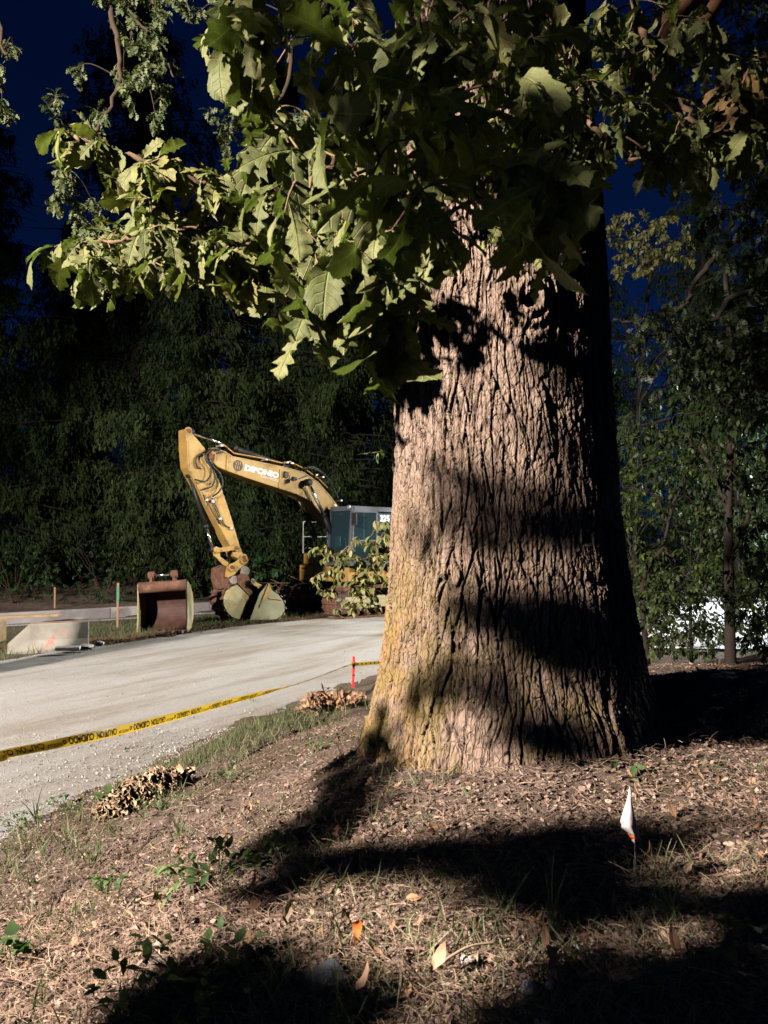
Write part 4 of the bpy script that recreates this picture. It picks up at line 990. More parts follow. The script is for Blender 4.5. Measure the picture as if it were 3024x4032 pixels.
# ------------------------------------------------------------------ red stake, caution tape, flag
M['tape'] = simple('tape_yellow', (0.50, 0.35, 0.02), 0.35, 0.5, var=0.05)
_nt = M['tape'].node_tree; _b = _nt.nodes['Principled BSDF']; _t = N(_nt, 'ShaderNodeBsdfTranslucent'); _t.inputs[0].default_value = (0.58, 0.41, 0.03, 1)
_m = N(_nt, 'ShaderNodeMixShader'); _m.inputs[0].default_value = 0.6; _o = [n for n in _nt.nodes if n.type == 'OUTPUT_MATERIAL'][0]
_nt.links.new(_b.outputs[0], _m.inputs[1]); _nt.links.new(_t.outputs[0], _m.inputs[2]); _nt.links.new(_m.outputs[0], _o.inputs[0])
M['ink'] = simple('tape_ink', (0.015, 0.013, 0.01), 0.5, 0.3)
sp = at(1390, 2600, 11.0)
RS = empty('survey_stake', (sp[0], sp[1], float(ground_z(sp[0], sp[1]))), 'short bright red stake holding the caution tape beside the oak', 'stake')
gz = float(ground_z(sp[0], sp[1])) - .05; zt = at(1390, 2585, 11.0)[2]
mb = MB(); mb.prism([(sp[0] + a, sp[1] + b_, gz) for a, b_ in ((-.017, -.012), (.017, -.012), (.017, .012), (-.017, .012))], (.012, 0, zt - gz)); mb.build('stake_shaft', M['red'], RS, bevel=.003)
mb = MB(); q = at(1390, 2612, 11.0); mb.box(q, (.045, .04, .05)); mb.build('knot', M['tape'], RS, bevel=.01)
mb = MB(); mb.box(at(1392, 2658, 11.0), (.042, .032, .02)); mb.build('tie', M['ink'], RS, bevel=.006)
tp = [np.array([-3.5, 0.5, 1.0]), np.array([-2.8, 2.3, .93]), at(-60, 2998, 4.1), at(0, 2972, 4.45), at(490, 2872, 5.45), at(900, 2765, 7.2), at(1180, 2690, 9.2), at(1388, 2614, 11.0)]
C = curve(tp, 60); cl = np.concatenate([[0], np.cumsum(np.linalg.norm(np.diff(C, axis=0), axis=1))])
def tape_frame(s):
    p = np.array([np.interp(s, cl, C[:, k]) for k in range(3)]); p2 = np.array([np.interp(np.minimum(s + .02, cl[-1]), cl, C[:, k]) for k in range(3)]); p1 = np.array([np.interp(np.maximum(s - .02, 0), cl, C[:, k]) for k in range(3)])
    t = p2 - p1; t /= np.linalg.norm(t, axis=0)
    tw = np.interp(s - S_OFF, [0, .7, 1.2, 2.5, 4.2, 4.9, cl[-1] - S_OFF], [-1.05, -.8, -.2, .15, .5, 1.2, 1.38])
    up = np.zeros_like(p); up[2] = 1; up = up - t * (up * t).sum(0); up /= np.linalg.norm(up, axis=0); sd = np.cross(t.T, up.T).T
    v = up * np.cos(tw) + sd * np.sin(tw); return p, t, v
S_OFF = float(cl[120])       # arc length where the tape comes into the photograph
TW = .062
ss = np.linspace(0, cl[-1], 400); p, t, v = tape_frame(ss); nrm = np.cross(t.T, v.T).T
V = []
for c_ in (-.5, -.17, .17, .5): V.append((p + v * TW * c_ + nrm * (.004 * math.cos(c_ * 5) + .0015 * np.sin(ss * 14 + c_ * 4))).T)
V = np.stack(V, 1).reshape(-1, 3)
TAPE = empty('caution_tape', at(0, 2972, 4.45), 'yellow warning tape lettered in black, stretched along the road edge to the red stake', 'tape')
mb = MB(); mb.add(V, grid_faces(400, 4)); mb.build('tape_band', M['tape'], TAPE, smooth=True)
c = np.array([-3.5, 0.5, 0.0]); c[2] = float(ground_z(c[0], c[1])) - .05
RS2 = empty('survey_stake', c, 'far end stake of the caution tape, standing beside the camera', 'stake')
mb = MB(); mb.prism([c + [a_, b_, 0] for a_, b_ in ((-.017, -.012), (.017, -.012), (.017, .012), (-.017, .012))], (0, 0, 1.12 - c[2])); mb.build('stake_shaft', M['red'], RS2, bevel=.003)
seq = [('CAUTION', .21, .044, 0), ('', .025, 0, 0), ('CUIDADO', .22, .044, 0), ('', .02, 0, 0), ('o', .03, .030, 1), ('', .006, 0, 0), ('WHITE CAP', .12, .020, 0), ('', .02, 0, 0)]
glyph = {}
s0 = cl[-1] - .05; mbt = MB(); k = 3
per_ = sum(q[1] for q in seq)
s0 = .30 + S_OFF - per_ * 8 + per_ * 24
while s0 > 0.1:
    wd_, L_w, H_w, ring_ = seq[k % len(seq)][0], seq[k % len(seq)][1], seq[k % len(seq)][2], seq[k % len(seq)][3]; k += 1
    if wd_ and s0 < cl[-1] - .1 and s0 - L_w > .02:
        if wd_ not in glyph: glyph[wd_] = text_geo(wd_, 1.0, .035 if H_w > .03 else .02)
        G, Fc = glyph[wd_]; e = G[:, :2].max(0)
        sx_ = s0 - G[:, 0] / e[0] * L_w                      # the lettering hangs upside down
        vy = -(G[:, 1] / e[1] - .5) * H_w - (.010 if ring_ == 0 and H_w < .03 else 0)
        pp, tt, vv = tape_frame(sx_)
        W = pp + vv * vy + np.cross(tt.T, vv.T).T * (.004 * np.cos(vy / TW * 5) + .0015 * np.sin(sx_ * 14 + vy / TW * 4))
        for sg in (1, -1):
            mbt.addl((W + sg * np.cross(tt.T, vv.T).T * .0012).T, Fc)
    s0 -= L_w
mbt.build('lettering', M['ink'], TAPE)['kind'] = 'stuff'
# second run, from the stake to behind the oak
a = at(1392, 2616, 11.0); b_ = np.array([0.7, 11.4, a[2] + .10]); ss = np.linspace(0, 1, 30)
V = np.stack([a + (b_ - a) * ss[:, None] + np.array([0, 0, 1.0]) * (.037 * c_) - np.array([0, 0, .03]) * np.sin(ss * 3.14)[:, None] + np.array([0, .02 * c_, 0]) for c_ in (-.6, .6)], 1).reshape(-1, 3)
mb = MB(); mb.add(V, grid_faces(30, 2)); mb.build('tape_band', M['tape'], TAPE)
mb = MB()
for q in np.linspace(.05, .95, 18): c = a + (b_ - a) * q + np.array([0, -.004, -.03 * math.sin(q * 3.14)]); mb.box(c, (.018, .002, .028), None)
o = mb.build('lettering', M['ink'], TAPE); o['kind'] = 'stuff'

# marking flag
M['flag_white'] = simple('flag_white', (0.55, 0.50, 0.50), 0.6, 0.3, var=0.18, scale=28)
M['flag_orange'] = simple('flag_orange', (0.75, 0.16, 0.03), 0.6, 0.3, var=0.15, scale=30)
def z7(x, y): return (2400 + x * .13559, 3050 + y * .13559)
FD = 2.35
fpos = at(*z7(600, 340), FD)
FG = empty('marking_flag', (fpos[0], fpos[1], float(ground_z(fpos[0], fpos[1] + .03))), 'small drooping white marking flag with an orange corner, on a thin wire', 'flag')
outl = [(575, 335), (520, 600), (430, 930), (300, 1360), (360, 1395), (335, 1530), (515, 1680), (590, 1830), (700, 2010), (790, 1930), (875, 1860), (800, 1450), (720, 1100), (640, 750), (600, 380)]
L = [(575, 335), (540, 600), (470, 850), (390, 1080), (300, 1360), (345, 1450), (335, 1530), (515, 1685), (600, 1850), (700, 2010)]
R = [(600, 345), (622, 600), (655, 850), (712, 1080), (762, 1300), (790, 1420), (815, 1530), (845, 1690), (872, 1850), (795, 1925)]
rows = 24; cols = 9
La = np.array([[np.interp(s_, np.linspace(0, 1, 10), [q[k] for q in L]) for k in (0, 1)] for s_ in np.linspace(0, 1, rows)])
Ra = np.array([[np.interp(s_, np.linspace(0, 1, 10), [q[k] for q in R]) for k in (0, 1)] for s_ in np.linspace(0, 1, rows)])
V = []; mi = []
for i_ in range(rows):
    for j_ in range(cols):
        f = j_ / (cols - 1); q = La[i_] * (1 - f) + Ra[i_] * f
        V.append(at(*z7(*q), FD + .012 * math.sin(f * 5.5 + i_ * .12) * (i_ / rows) + .02 * abs(f - .55) * (i_ / rows)))
F = grid_faces(rows, cols); mb = MB()
cen = np.array([[(La[f[0] // cols] * (1 - (f[0] % cols) / 8) + Ra[f[0] // cols] * ((f[0] % cols) / 8))[0], (La[f[0] // cols] * (1 - (f[0] % cols) / 8) + Ra[f[0] // cols] * ((f[0] % cols) / 8))[1]] for f in F])
dq = cen[:, 1] - (1690 + (cen[:, 0] - 515) * .42); orange = (dq > 0) & (dq < 120)
mb.add(V, F[~orange], 0); mb.add(V, F[orange], 1)
fo = mb.build('flag_cloth', [M['flag_white'], M['flag_orange']], FG, smooth=True); so = fo.modifiers.new('th', 'SOLIDIFY'); so.thickness = .0008
g0 = at(*z7(690, 1000), FD + .03); gp = np.array([g0[0] + .012, g0[1] + .01, float(ground_z(g0[0], g0[1])) - .03])
mb = MB(); mb.tube([at(*z7(588, 340), FD), at(*z7(660, 1000), FD + .012), at(*z7(730, 2000), FD + .02), gp], .0013, 6); mb.build('wire', M['steel'], FG)
# ------------------------------------------------------------------ oak crown overhead, and unseen boughs added to shade ground and trunk
def shade_tips(poly, n, dmin, dmax, trunk_=False):
    poly = np.array(poly, float); lo, hi = poly.min(0), poly.max(0); out = []
    while len(out) < n:
        q = lo + rng.random((n * 3, 2)) * (hi - lo); out += list(q[inpoly(q[:, 0], q[:, 1], poly)])
    res = []
    for q in out[:n]:
        p = t_at(*q) if trunk_ else g_at(*q)
        L = np.linalg.norm(KEY - p); res.append(toward_key(p, (dmin + (dmax - dmin) * rng.random()) / L))
    return np.array(res)
DA = [(1400, 2900), (1500, 2870), (1750, 2930), (1720, 3040), (1560, 3110), (1450, 3280), (1050, 3400), (980, 3320), (1250, 3160)]
DB = [(1100, 3380), (1500, 3350), (1800, 3320), (2350, 3290), (3000, 3220), (3300, 3220), (3300, 3540), (2600, 3600), (2350, 3520), (1900, 3410), (1500, 3410), (1150, 3500)]
DC = [(760, 3760), (1020, 3690), (1250, 3850), (1450, 4150), (560, 4150)]
DD = [(2330, 3900), (2450, 3720), (2520, 4100), (2150, 4100)]
DE = [(3090, 3560), (3300, 3560), (3300, 4100), (3070, 4100)]
tips = [shade_tips(DA, 34, 3.4, 4.6), shade_tips(DB, 130, 3.6, 5.0), shade_tips(DC, 46, 3.0, 4.2), shade_tips(DD, 18, 3.2, 4.4), shade_tips(DE, 40, 3.6, 5.0)]
TA = [(1640, 1830), (1830, 1790), (1980, 1850), (1950, 1920), (1800, 1950), (1660, 1930)]
TB = [(1590, 2050), (1900, 2020), (2300, 2010), (2280, 2060), (1900, 2100), (1640, 2100)]
TC = [(1740, 2340), (2200, 2370), (2450, 2400), (2450, 2640), (2200, 2580), (1950, 2450), (1760, 2400)]
TD = [(1560, 2570), (1960, 2560), (2020, 2630), (1880, 2700), (1600, 2720)]
TE = [(1530, 2690), (1610, 2700), (1560, 2770)]
TG = [(1900, 2830), (2250, 2860), (2480, 2960), (2200, 2920)]
TH = [(2230, 1200), (2420, 1200), (2420, 2300), (2340, 2200), (2300, 1700)]
tipsT = np.concatenate([shade_tips(q, n_, 4.0, 5.3, True) for q, n_ in ((TA, 7), (TB, 15), (TC, 36), (TD, 10), (TE, 2), (TG, 12), (TH, 8))])
tips = np.concatenate(tips)
def clear_of(tp, q, r):          # keep the light on q
    q = np.array(q, float); d = (KEY - q) / np.linalg.norm(KEY - q); v = tp - q; return tp[np.linalg.norm(v - (v @ d)[:, None] * d, axis=1) > r]
def out_of_view(q): return q[(q[:, 1] < .1) | (q[:, 2] > 2.35 + .80 * q[:, 1]) | (q[:, 0] < -.56 * q[:, 1] - .35)]
tips = out_of_view(clear_of(tips, fpos, .2)); tipsT = out_of_view(clear_of(tipsT, fpos, .2))
limb0 = [(0.55, 4.3, 6.2), (-0.4, 2.5, 6.6), (-1.6, 0.6, 5.9), (-2.6, -0.9, 4.9), (-3.4, -2.2, 4.3)]
limbG = [(0.55, 4.3, 6.4), (1.5, 1.0, 6.6), (1.1, -2.4, 5.2), (-.9, -2.7, 3.8), (-2.4, -1.9, 3.1)]
bough('branch', OAK, [limbG, [(1.1, -2.4, 5.2), (.4, -1.6, 3.9), (-.8, -.9, 3.2)], [(-.9, -2.7, 3.8), (-1.6, -1.6, 3.0), (-2.0, -.7, 2.9)]],
      tips, 0.145, oakS, M['shade_bough_leaf'], M['darkbark'], per=15, droop=0.2, limbr=[0.08, 0.05, 0.04], spread=1.8)  # unseen leaf clumps hung here to cast the ground shade
bough('branch', OAK, [limb0], tipsT, 0.12, oakS, M['shade_bough_leaf'], M['darkbark'], per=7, droop=0.0, limbr=[0.05], spread=1.6)  # more unseen clumps, set to band the trunk with shade
NL = []
for a_, b_ in zip(rng.uniform(1300, 3000, 46), rng.uniform(-150, 500, 46)):
    p = at(a_, b_, rng.uniform(1.7, 3.0)); NL.append(toward_key(p, rng.uniform(2.0, 3.4) / np.linalg.norm(KEY - p)))
for a_, b_ in zip(rng.uniform(1820, 2400, 34), rng.uniform(600, 1080, 34)):
    p = at(a_, b_, 1.55); NL.append(toward_key(p, rng.uniform(2.0, 2.8) / np.linalg.norm(KEY - p)))
for a_, b_, Y_ in [(1870, 690, 1.5), (2050, 640, 1.45), (2220, 720, 1.4), (2100, 780, 1.35), (2000, 740, 1.6), (2280, 760, 1.75), (2180, 1000, 1.9), (2250, 860, 1.5), (2120, 330, 1.8), (2000, 400, 1.9), (2250, 900, 1.4)] * 2:
    p = at(a_, b_, Y_) + rng.normal(0, .09, 3) + [0, 0, -.04]; NL.append(toward_key(p, rng.uniform(1.9, 2.6) / np.linalg.norm(KEY - p)))
NL = out_of_view(np.array(NL))
bough('branch', OAK, [[(0.55, 4.3, 6.2), (-.3, 2.5, 6.2), (-1.3, .6, 5.2), (-1.8, -.6, 4.6)]], clear_of(NL, fpos, .2), 0.15, oakS, M['shade_bough_leaf'], M['darkbark'], per=12, droop=0.3, limbr=[0.06], spread=1.8)  # unseen clumps added to dim the leaves near the camera
# crown
mb = MB(); cl_ = []
for k in range(11):
    a = k * 2.4 + .4; L_ = 3 + 2.5 * random.random(); z0 = 5.6 + .35 * k; 
    c = curve([(0.6, 4.3, z0), (0.6 + math.cos(a) * L_ * .5, 4.3 + math.sin(a) * L_ * .5, z0 + .9), (0.6 + math.cos(a) * L_, 4.3 + math.sin(a) * L_, z0 + 1.0)], 8)
    mb.tube(c, np.linspace(.13, .02, len(c)), 8); cl_.append(c)
cl_ = np.concatenate(cl_)
crown = mb.build('crown', M['darkbark'], OAK, smooth=True)
n = 15000
P = np.stack([rng.uniform(-2.6, 4.2, n), rng.uniform(-3.2, 7.5, n), np.zeros(n)], 1)
P[:, 2] = np.maximum(5.0, 2 + .74 * P[:, 1] + .3) + rng.random(n) ** 1.5 * 2.2 + .3 * fbm(P[:, 0], P[:, 1], 3, 30)
P2 = cl_[rng.integers(0, len(cl_), 9000)] + rng.normal(0, .5, (9000, 3)); P2 = P2[P2[:, 2] > np.maximum(5, 2.3 + .74 * P2[:, 1])]
P = np.concatenate([P, P2]); n = len(P)
fm = MB(); D = rng.normal(0, 1, (n, 3)); D[:, 2] -= .4
scatter(fm, oakS, P, D, .13 + .06 * rng.random(n), rng.normal(0, .6, n)); fm.build('foliage', M['oak_leaf'], crown, smooth=True)

# fine clusters of distant oak foliage hanging in the upper left (a second, smaller oak further off)
FO = empty('oak_tree', (-8.6, 6.4, 0.0), 'second oak at the left edge, its small-leaved sprays hanging pale against the night sky', 'tree')
mb = MB(); mb.tube(curve([(-8.6, 6.4, -.1), (-8.3, 6.8, 4), (-7.2, 7.6, 8), (-6.5, 8.2, 11)], 8), np.linspace(.32, .12, 25), 12); tk = mb.build('trunk', M['darkbark'], FO, smooth=True)
lim = [[(-7.4, 7.4, 7.6), T(300, -500, 9.2), T(420, -60, 9), T(470, 300, 8.8), T(350, 560, 8.8)], [(-6.8, 8, 10), T(1000, -500, 10), T(1150, 200, 10), T(1000, 560, 10)],
       [(-7.4, 7.4, 7.6), T(-150, 0, 8), T(30, 220, 8)], [T(420, -60, 9), T(560, 100, 8.8), T(690, 300, 8.7)]]
tp_ = np.concatenate([poly_points(q, n_, 8.4, 9.6) for q, n_ in (
    ([(180, 330), (330, 240), (560, 260), (640, 520), (520, 640), (330, 620), (200, 520)], 20), ([(320, -60), (1000, -60), (640, 120), (560, 340), (450, 200), (400, 60)], 34),
    ([(600, 160), (700, 220), (720, 400), (640, 480), (570, 330)], 9), ([(210, 640), (380, 640), (440, 850), (300, 1000), (200, 800)], 14), ([(-60, 60), (60, 60), (40, 450), (-60, 600)], 9))] +
    [poly_points([(790, 420), (1000, 420), (1350, 480), (1420, 640), (1100, 700), (880, 620)], 34, 9.4, 10.6), poly_points([(720, 0), (1000, 0), (900, 200), (760, 110)], 8, 9.4, 10)])
br = bough('branch', FO, lim, tp_, .13, oakS, M['far_oak_leaf'], M['darkbark'], per=16, droop=.45, limbr=[.06, .06, .04, .03], spread=2.2, stemr=.004)

# ------------------------------------------------------------------ conifers beyond the road
sprT = [(np.array([[0, 0, 0], [.25, -.45, 0], [.45, -.18, .02], [.7, -.4, 0], [1, 0, -.05], [.65, .45, 0], [.45, .15, .02], [.2, .4, 0]]), np.array([[0, 1, 2, 7], [2, 3, 4, 6], [7, 2, 6, 6], [6, 4, 5, 5]])[[0, 1]]),
        (np.array([[0, 0, 0], [.35, -.5, 0], [1, -.05, 0], [.5, .45, .03]]), np.array([[0, 1, 2, 3]]))]
def conifer(x, y, H, R, label, low=.8, nb=110, dens=10, seed=0, tass=1.0, group='dark conifers behind the far grass strip'):
    g = float(ground_z(x, y, False)); E = empty('conifer_tree', (x, y, g), label, 'tree', group)
    r = np.random.default_rng(seed + 100)
    mb = MB(); mb.tube([(x, y, g - .2), (x + .1, y, g + H * .5), (x, y, g + H)], [R * .07 + .1, R * .04 + .06, .02], 10); tk = mb.build('trunk', M['blackbark'], E, smooth=True)
    mb = MB(); P = []; D = []; S = []; RV = []
    for k in range(nb):
        f = (k + r.random()) / nb; z = g + low + (H - low) * f; L = R * (1 - f) ** .6 * (.35 + .8 * r.random()) + .25; a = r.random() * 6.283
        dx, dy = math.cos(a), math.sin(a); t = np.linspace(0, 1, 5)
        B = np.stack([x + dx * L * t, y + dy * L * t, z + .25 * L * t - .45 * L * t * t + .12 * L * t ** 4], 1)
        mb.tube(B, np.linspace(.035, .008, 5), 4, cap=False)
        nt_ = max(3, int(dens * L / R + 3)); rb = r.random()
        for q in range(nt_):
            ft = (q + r.random()) / nt_ * .95 + .05; p = np.array([np.interp(ft, t, B[:, c]) for c in range(3)]) + r.normal(0, .05, 3)
            if vnoise(np.float64(a * 1.6 + seed * 7), np.float64(z * .55), 5) < -.10 and ft > .3: continue
            off = r.normal(0, .3 * L * ft * .5); p = p + np.array([-dy, dx, 0]) * off
            hl = tass * (.25 + .7 * r.random()) * (.5 + .5 * (1 - f)); m_ = 24
            u = r.random(m_)
            P.append(p + np.stack([r.normal(0, .09, m_), r.normal(0, .09, m_), -u * hl], 1))
            D.append(np.stack([dx * .3 + r.normal(0, .32, m_), dy * .3 + r.normal(0, .32, m_), -1 + r.normal(0, .2, m_)], 1))
            S.append(np.stack([(.12 + .15 * r.random(m_)), .05 + .05 * r.random(m_), np.ones(m_) * .2], 1)); RV.append(np.clip(rb * .7 + .3 * r.random(m_), 0, 1))
    cb = mb.build('crown', M['blackbark'], E)
    fm = MB(); P = np.concatenate(P); scatter(fm, sprT, P, np.concatenate(D), np.concatenate(S), r.normal(0, 1.5, len(P)), np.concatenate(RV)); fm.build('needles', M['conifer'], cb)
    return E
CON = [(-13.4, 25.5, 16.0, 4.0, 'dark conifer at the far left edge, its tip below the open sky'), (-11.0, 26.5, 12.6, 3.0, 'shorter dark conifer second from the left edge'),
       (-8.9, 27.6, 23.5, 5.6, 'tallest dark conifer, rising above the left bough into the sky'), (-6.3, 25.8, 13.5, 3.0, 'drooping conifer directly behind the excavator stick'),
       (-4.0, 28.0, 20, 3.8, 'drooping conifer behind the excavator boom'), (-1.6, 27.4, 19, 3.8, 'conifer above the excavator cab, left of the oak trunk'),
       (0.8, 29.5, 21.0, 4.2, 'conifer mostly hidden by the oak trunk'), (-16.5, 29.5, 16.5, 4.4, 'conifer in the second row at the left edge'),
       (-12.5, 33, 15.5, 4, 'conifer in the second row seen between the leftmost two'), (-6.5, 34, 15.0, 4, 'conifer in the second row behind the drooping pair'), (-1.5, 35, 16, 4, 'conifer in the second row behind the cab')]
for k, (x, y, H, R, lab) in enumerate(CON):
    conifer(x, y, H, R, lab, seed=k, nb=int(15 * H) if k < 7 else int(8 * H), dens=16 if k < 7 else 12, tass=1.5)
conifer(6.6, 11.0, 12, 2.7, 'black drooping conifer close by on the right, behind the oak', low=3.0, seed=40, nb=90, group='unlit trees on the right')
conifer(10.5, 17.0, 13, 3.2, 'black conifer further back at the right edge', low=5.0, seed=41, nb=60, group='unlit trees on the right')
for k, (x, y, H, R, lab) in enumerate([(5.6, 33, 15.5, 4, 'dark conifer just right of the oak trunk, far back'), (9.2, 32, 14.0, 4.2, 'dark conifer below the right-hand patch of sky'), (13.0, 31, 18, 4.5, 'dark conifer right of the patch of sky'), (16.5, 28, 24, 5, 'towering dark conifer filling the upper right corner')]):
    conifer(x, y, H, R, lab, low=1.5, seed=60 + k, nb=int(9 * H), dens=12, tass=1.6, group='far trees on the right')

# ------------------------------------------------------------------ bushes, saplings
def leafy(name, base, stems, tipsP, leaf, temps, m_, bm, label, cat, per=8, droop=.5, r0=.012, group=None, spread=1.5, rv=(0, 1)):
    E = empty(name, base, label, cat, group)
    bough('stems', E, stems, tipsP, leaf, temps, m_, bm, per=per, droop=droop, r0=r0, spread=spread, rvlo=rv[0], rvhi=rv[1]); return E
def bush(x, y, R, H, label, n=60, leaf=.11, temps=None, m_=None, cat='bush', group='bushes behind the far grass strip', per=9):
    g = float(ground_z(x, y, False)); r = rng
    st = []
    for k in range(6): a = k * 1.05 + r.random(); st.append([(x, y, g - .05), (x + .4 * R * math.cos(a), y + .4 * R * math.sin(a), g + H * .5), (x + .8 * R * math.cos(a), y + .8 * R * math.sin(a), g + H * .85)])
    u = r.normal(0, 1, (n, 3)); u /= np.linalg.norm(u, axis=1)[:, None]; rad = r.random(n) ** .4
    tp = np.stack([x + u[:, 0] * R * rad, y + u[:, 1] * R * rad, g + .1 + np.abs(u[:, 2]) * H * rad], 1)
    return leafy('bush', (x, y, g), st, tp, leaf, temps or ovalT, m_ or M['bush_leaf'], M['darkbark'], label, cat, per=per, group=group)
bush(-10.8, 22.6, 1.5, 1.9, 'rounded dark bush at the left behind the kerb wall', 110, .10)
bush(-8.4, 23.2, 1.1, 2.0, 'feathery bush between the two wooden stakes', 80, .09)
bush(-6.3, 25.2, 1.1, 1.7, 'leafy bush behind the upright bucket', 70, .12)
bush(-4.3, 25.6, 1.2, 2.0, 'bush with large heart-shaped leaves left of the bucket linkage', 60, .20, heartT)
bush(-3.2, 26.6, 1.3, 1.6, 'tangled bush between the stick and the excavator body', 80, .13)
bush(-13.6, 21.0, 1.4, 1.6, 'dark bush at the left edge beside the barrier', 70, .10)
bush(-1.8, 27.6, 1.4, 2.0, 'bush seen under the boom', 70, .14, heartT)
# bare tangle of cut branches
mb = MB()
for k in range(60):
    p = np.array([-2.9 + rng.normal(0, .9), 24.9 + rng.normal(0, .4), .15 + rng.random() * .7]); d = rng.normal(0, 1, 3) * [.8, .3, .35]; mb.tube(curve([p, p + d * .4 + rng.normal(0, .05, 3), p + d * .9], 4), .012, 4, r=rng.random())
tag(mb.build('brush_pile', M['twig'], origin=(-2.9, 24.9, 0.1)), 'tangle of bare cut branches between the buckets and the machine', 'brush pile', kind='stuff')

# shrub in front of the excavator
SR = [(1190, 2150), (1290, 2140), (1380, 2150), (1480, 2050), (1540, 2050), (1560, 2300), (1480, 2330), (1500, 2400), (1400, 2400), (1300, 2400), (1250, 2330), (1220, 2260), (1300, 2210), (1230, 2190)]
gx = at(1640, 2300, 6.9); gz_ = float(ground_z(gx[0], gx[1], False))
leafy('shrub', (gx[0], gx[1], gz_), [[(gx[0], gx[1], gz_ - .05), T(1600, 2380, 6.9), T(1500, 2230, 6.8), T(1350, 2190, 6.7), T(1220, 2150, 6.6)], [(gx[0], gx[1], gz_), T(1560, 2400, 6.8), T(1450, 2310, 6.7), T(1290, 2330, 6.5), T(1230, 2290, 6.5)],
      [T(1560, 2400, 6.8), T(1430, 2380, 6.6), T(1370, 2420, 6.5)], [T(1600, 2380, 6.9), T(1540, 2160, 6.9), T(1470, 2060, 6.8)]], poly_points(SR, 105, 6.3, 7.1), .072, ovalT, M['shrub_leaf'], M['twig'],
      'broad-leaved shrub reaching out from behind the oak in front of the excavator', 'shrub', per=8, droop=.9, r0=.008, spread=1.6)
mb = MB(); sc_ = curve([T(1560, 1790, 4.5), T(1510, 1780, 4.2), T(1450, 1785, 4.15), T(1415, 1790, 4.15)], 6); mb.tube(sc_, np.linspace(.004, .0015, len(sc_)), 5)
sg = mb.build('sprig', M['twig'], OAK); fm = MB(); P = np.array([T(1500, 1770, 4.2), T(1490, 1785, 4.18), T(1460, 1780, 4.15), T(1430, 1787, 4.15), T(1475, 1790, 4.16)]); D = np.array([[.4, -.2, -.9], [-.5, -.2, -1], [-.9, 0, -.3], [-1, 0, .1], [.2, 0, -1]])
scatter(fm, heartT, P, D, np.array([.06, .055, .03, .03, .03]), None, np.array([.8, .9, .8, .6, .9])); fm.build('foliage', M['weed_leaf'], sg, smooth=True)

# woods on the right
def wood(name, base, stems, poly, n, y0, y1, leaf, label, m_='wood_leaf', r0=.03, per=9, temps=None, rr=None, droop=.3, cat='tree', rv=(0, 1), bark='blackbark'):
    base = np.array(base, float); base[2] = float(ground_z(base[0], base[1], False))
    E = empty(name, base, label, cat, 'thin trees on the right')
    st = [[base + [0, 0, -.1]] + s_ if k == 0 else s_ for k, s_ in enumerate(stems)]
    mb = MB(); c = curve(st[0], 10); mb.tube(c, np.linspace(r0, r0 * .35, len(c)), 10); mb.build('trunk', M[bark], E, smooth=True)
    bough('crown', E, st, poly_points(poly, n, y0, y1), leaf, temps or ovalT, M[m_], M[bark], per=per, droop=droop, limbr=[r0 * .7] + [r0 * .5] * (len(st) - 1), spread=2.2, rvlo=rv[0], rvhi=rv[1])
    return E
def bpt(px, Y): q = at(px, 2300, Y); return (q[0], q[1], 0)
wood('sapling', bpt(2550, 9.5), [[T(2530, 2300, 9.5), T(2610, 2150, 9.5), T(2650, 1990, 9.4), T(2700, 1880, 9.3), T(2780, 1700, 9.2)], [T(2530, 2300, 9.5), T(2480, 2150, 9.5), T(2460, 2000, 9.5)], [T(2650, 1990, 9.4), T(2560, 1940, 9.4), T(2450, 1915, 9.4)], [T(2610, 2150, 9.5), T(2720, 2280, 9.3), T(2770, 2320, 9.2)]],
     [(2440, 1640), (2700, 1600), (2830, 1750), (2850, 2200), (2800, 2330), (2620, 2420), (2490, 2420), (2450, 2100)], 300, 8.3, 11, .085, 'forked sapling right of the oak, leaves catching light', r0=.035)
wood('sapling', bpt(2870, 8.0), [[T(2872, 2350, 8), T(2868, 2000, 8), T(2880, 1500, 8), T(2850, 1000, 8)], [T(2868, 2000, 8), T(2780, 1800, 8), T(2700, 1750, 8)], [T(2870, 2200, 8), T(2960, 2000, 8), T(3010, 1900, 8)]],
     [(2760, 1400), (3060, 1300), (3060, 2620), (2900, 2560), (2830, 2300), (2780, 1900)], 330, 6.8, 9.5, .08, 'upright dark-stemmed sapling near the right edge', r0=.06, rv=(0, .7))
wood('sapling', bpt(2720, 12.5), [[T(2720, 2350, 12.5), T(2760, 2100, 12.5), T(2700, 1900, 12.5)], [T(2740, 2200, 12.5), T(2650, 2100, 12.5), T(2560, 2050, 12.5)]],
     [(2470, 2300), (2560, 2250), (2900, 2250), (3060, 2300), (3060, 2520), (2900, 2480), (2800, 2600), (2560, 2590), (2510, 2480)], 540, 9.0, 14, .085, 'thin understory sapling in front of the bright yard', r0=.03, per=7)
wood('broadleaf_tree', bpt(2500, 21), [[T(2500, 2000, 21), T(2520, 1500, 21), T(2560, 1100, 21), T(2580, 900, 21)], [T(2510, 1600, 21), T(2680, 1300, 21), T(2740, 1150, 21)], [T(2520, 1500, 21), T(2430, 1200, 21)]],
     [(2380, 860), (2520, 830), (2700, 860), (2760, 960), (2740, 1060), (2620, 1000), (2560, 1110), (2480, 1090), (2400, 1130)], 110, 19, 23, .16, 'broadleaf tree behind, leaves coloured yellow-green as if lit, beneath the patch of sky', m_='shrub_leaf', r0=.06, rv=(.2, 1), per=12)  # paler leaf colour stands in for light on this tree
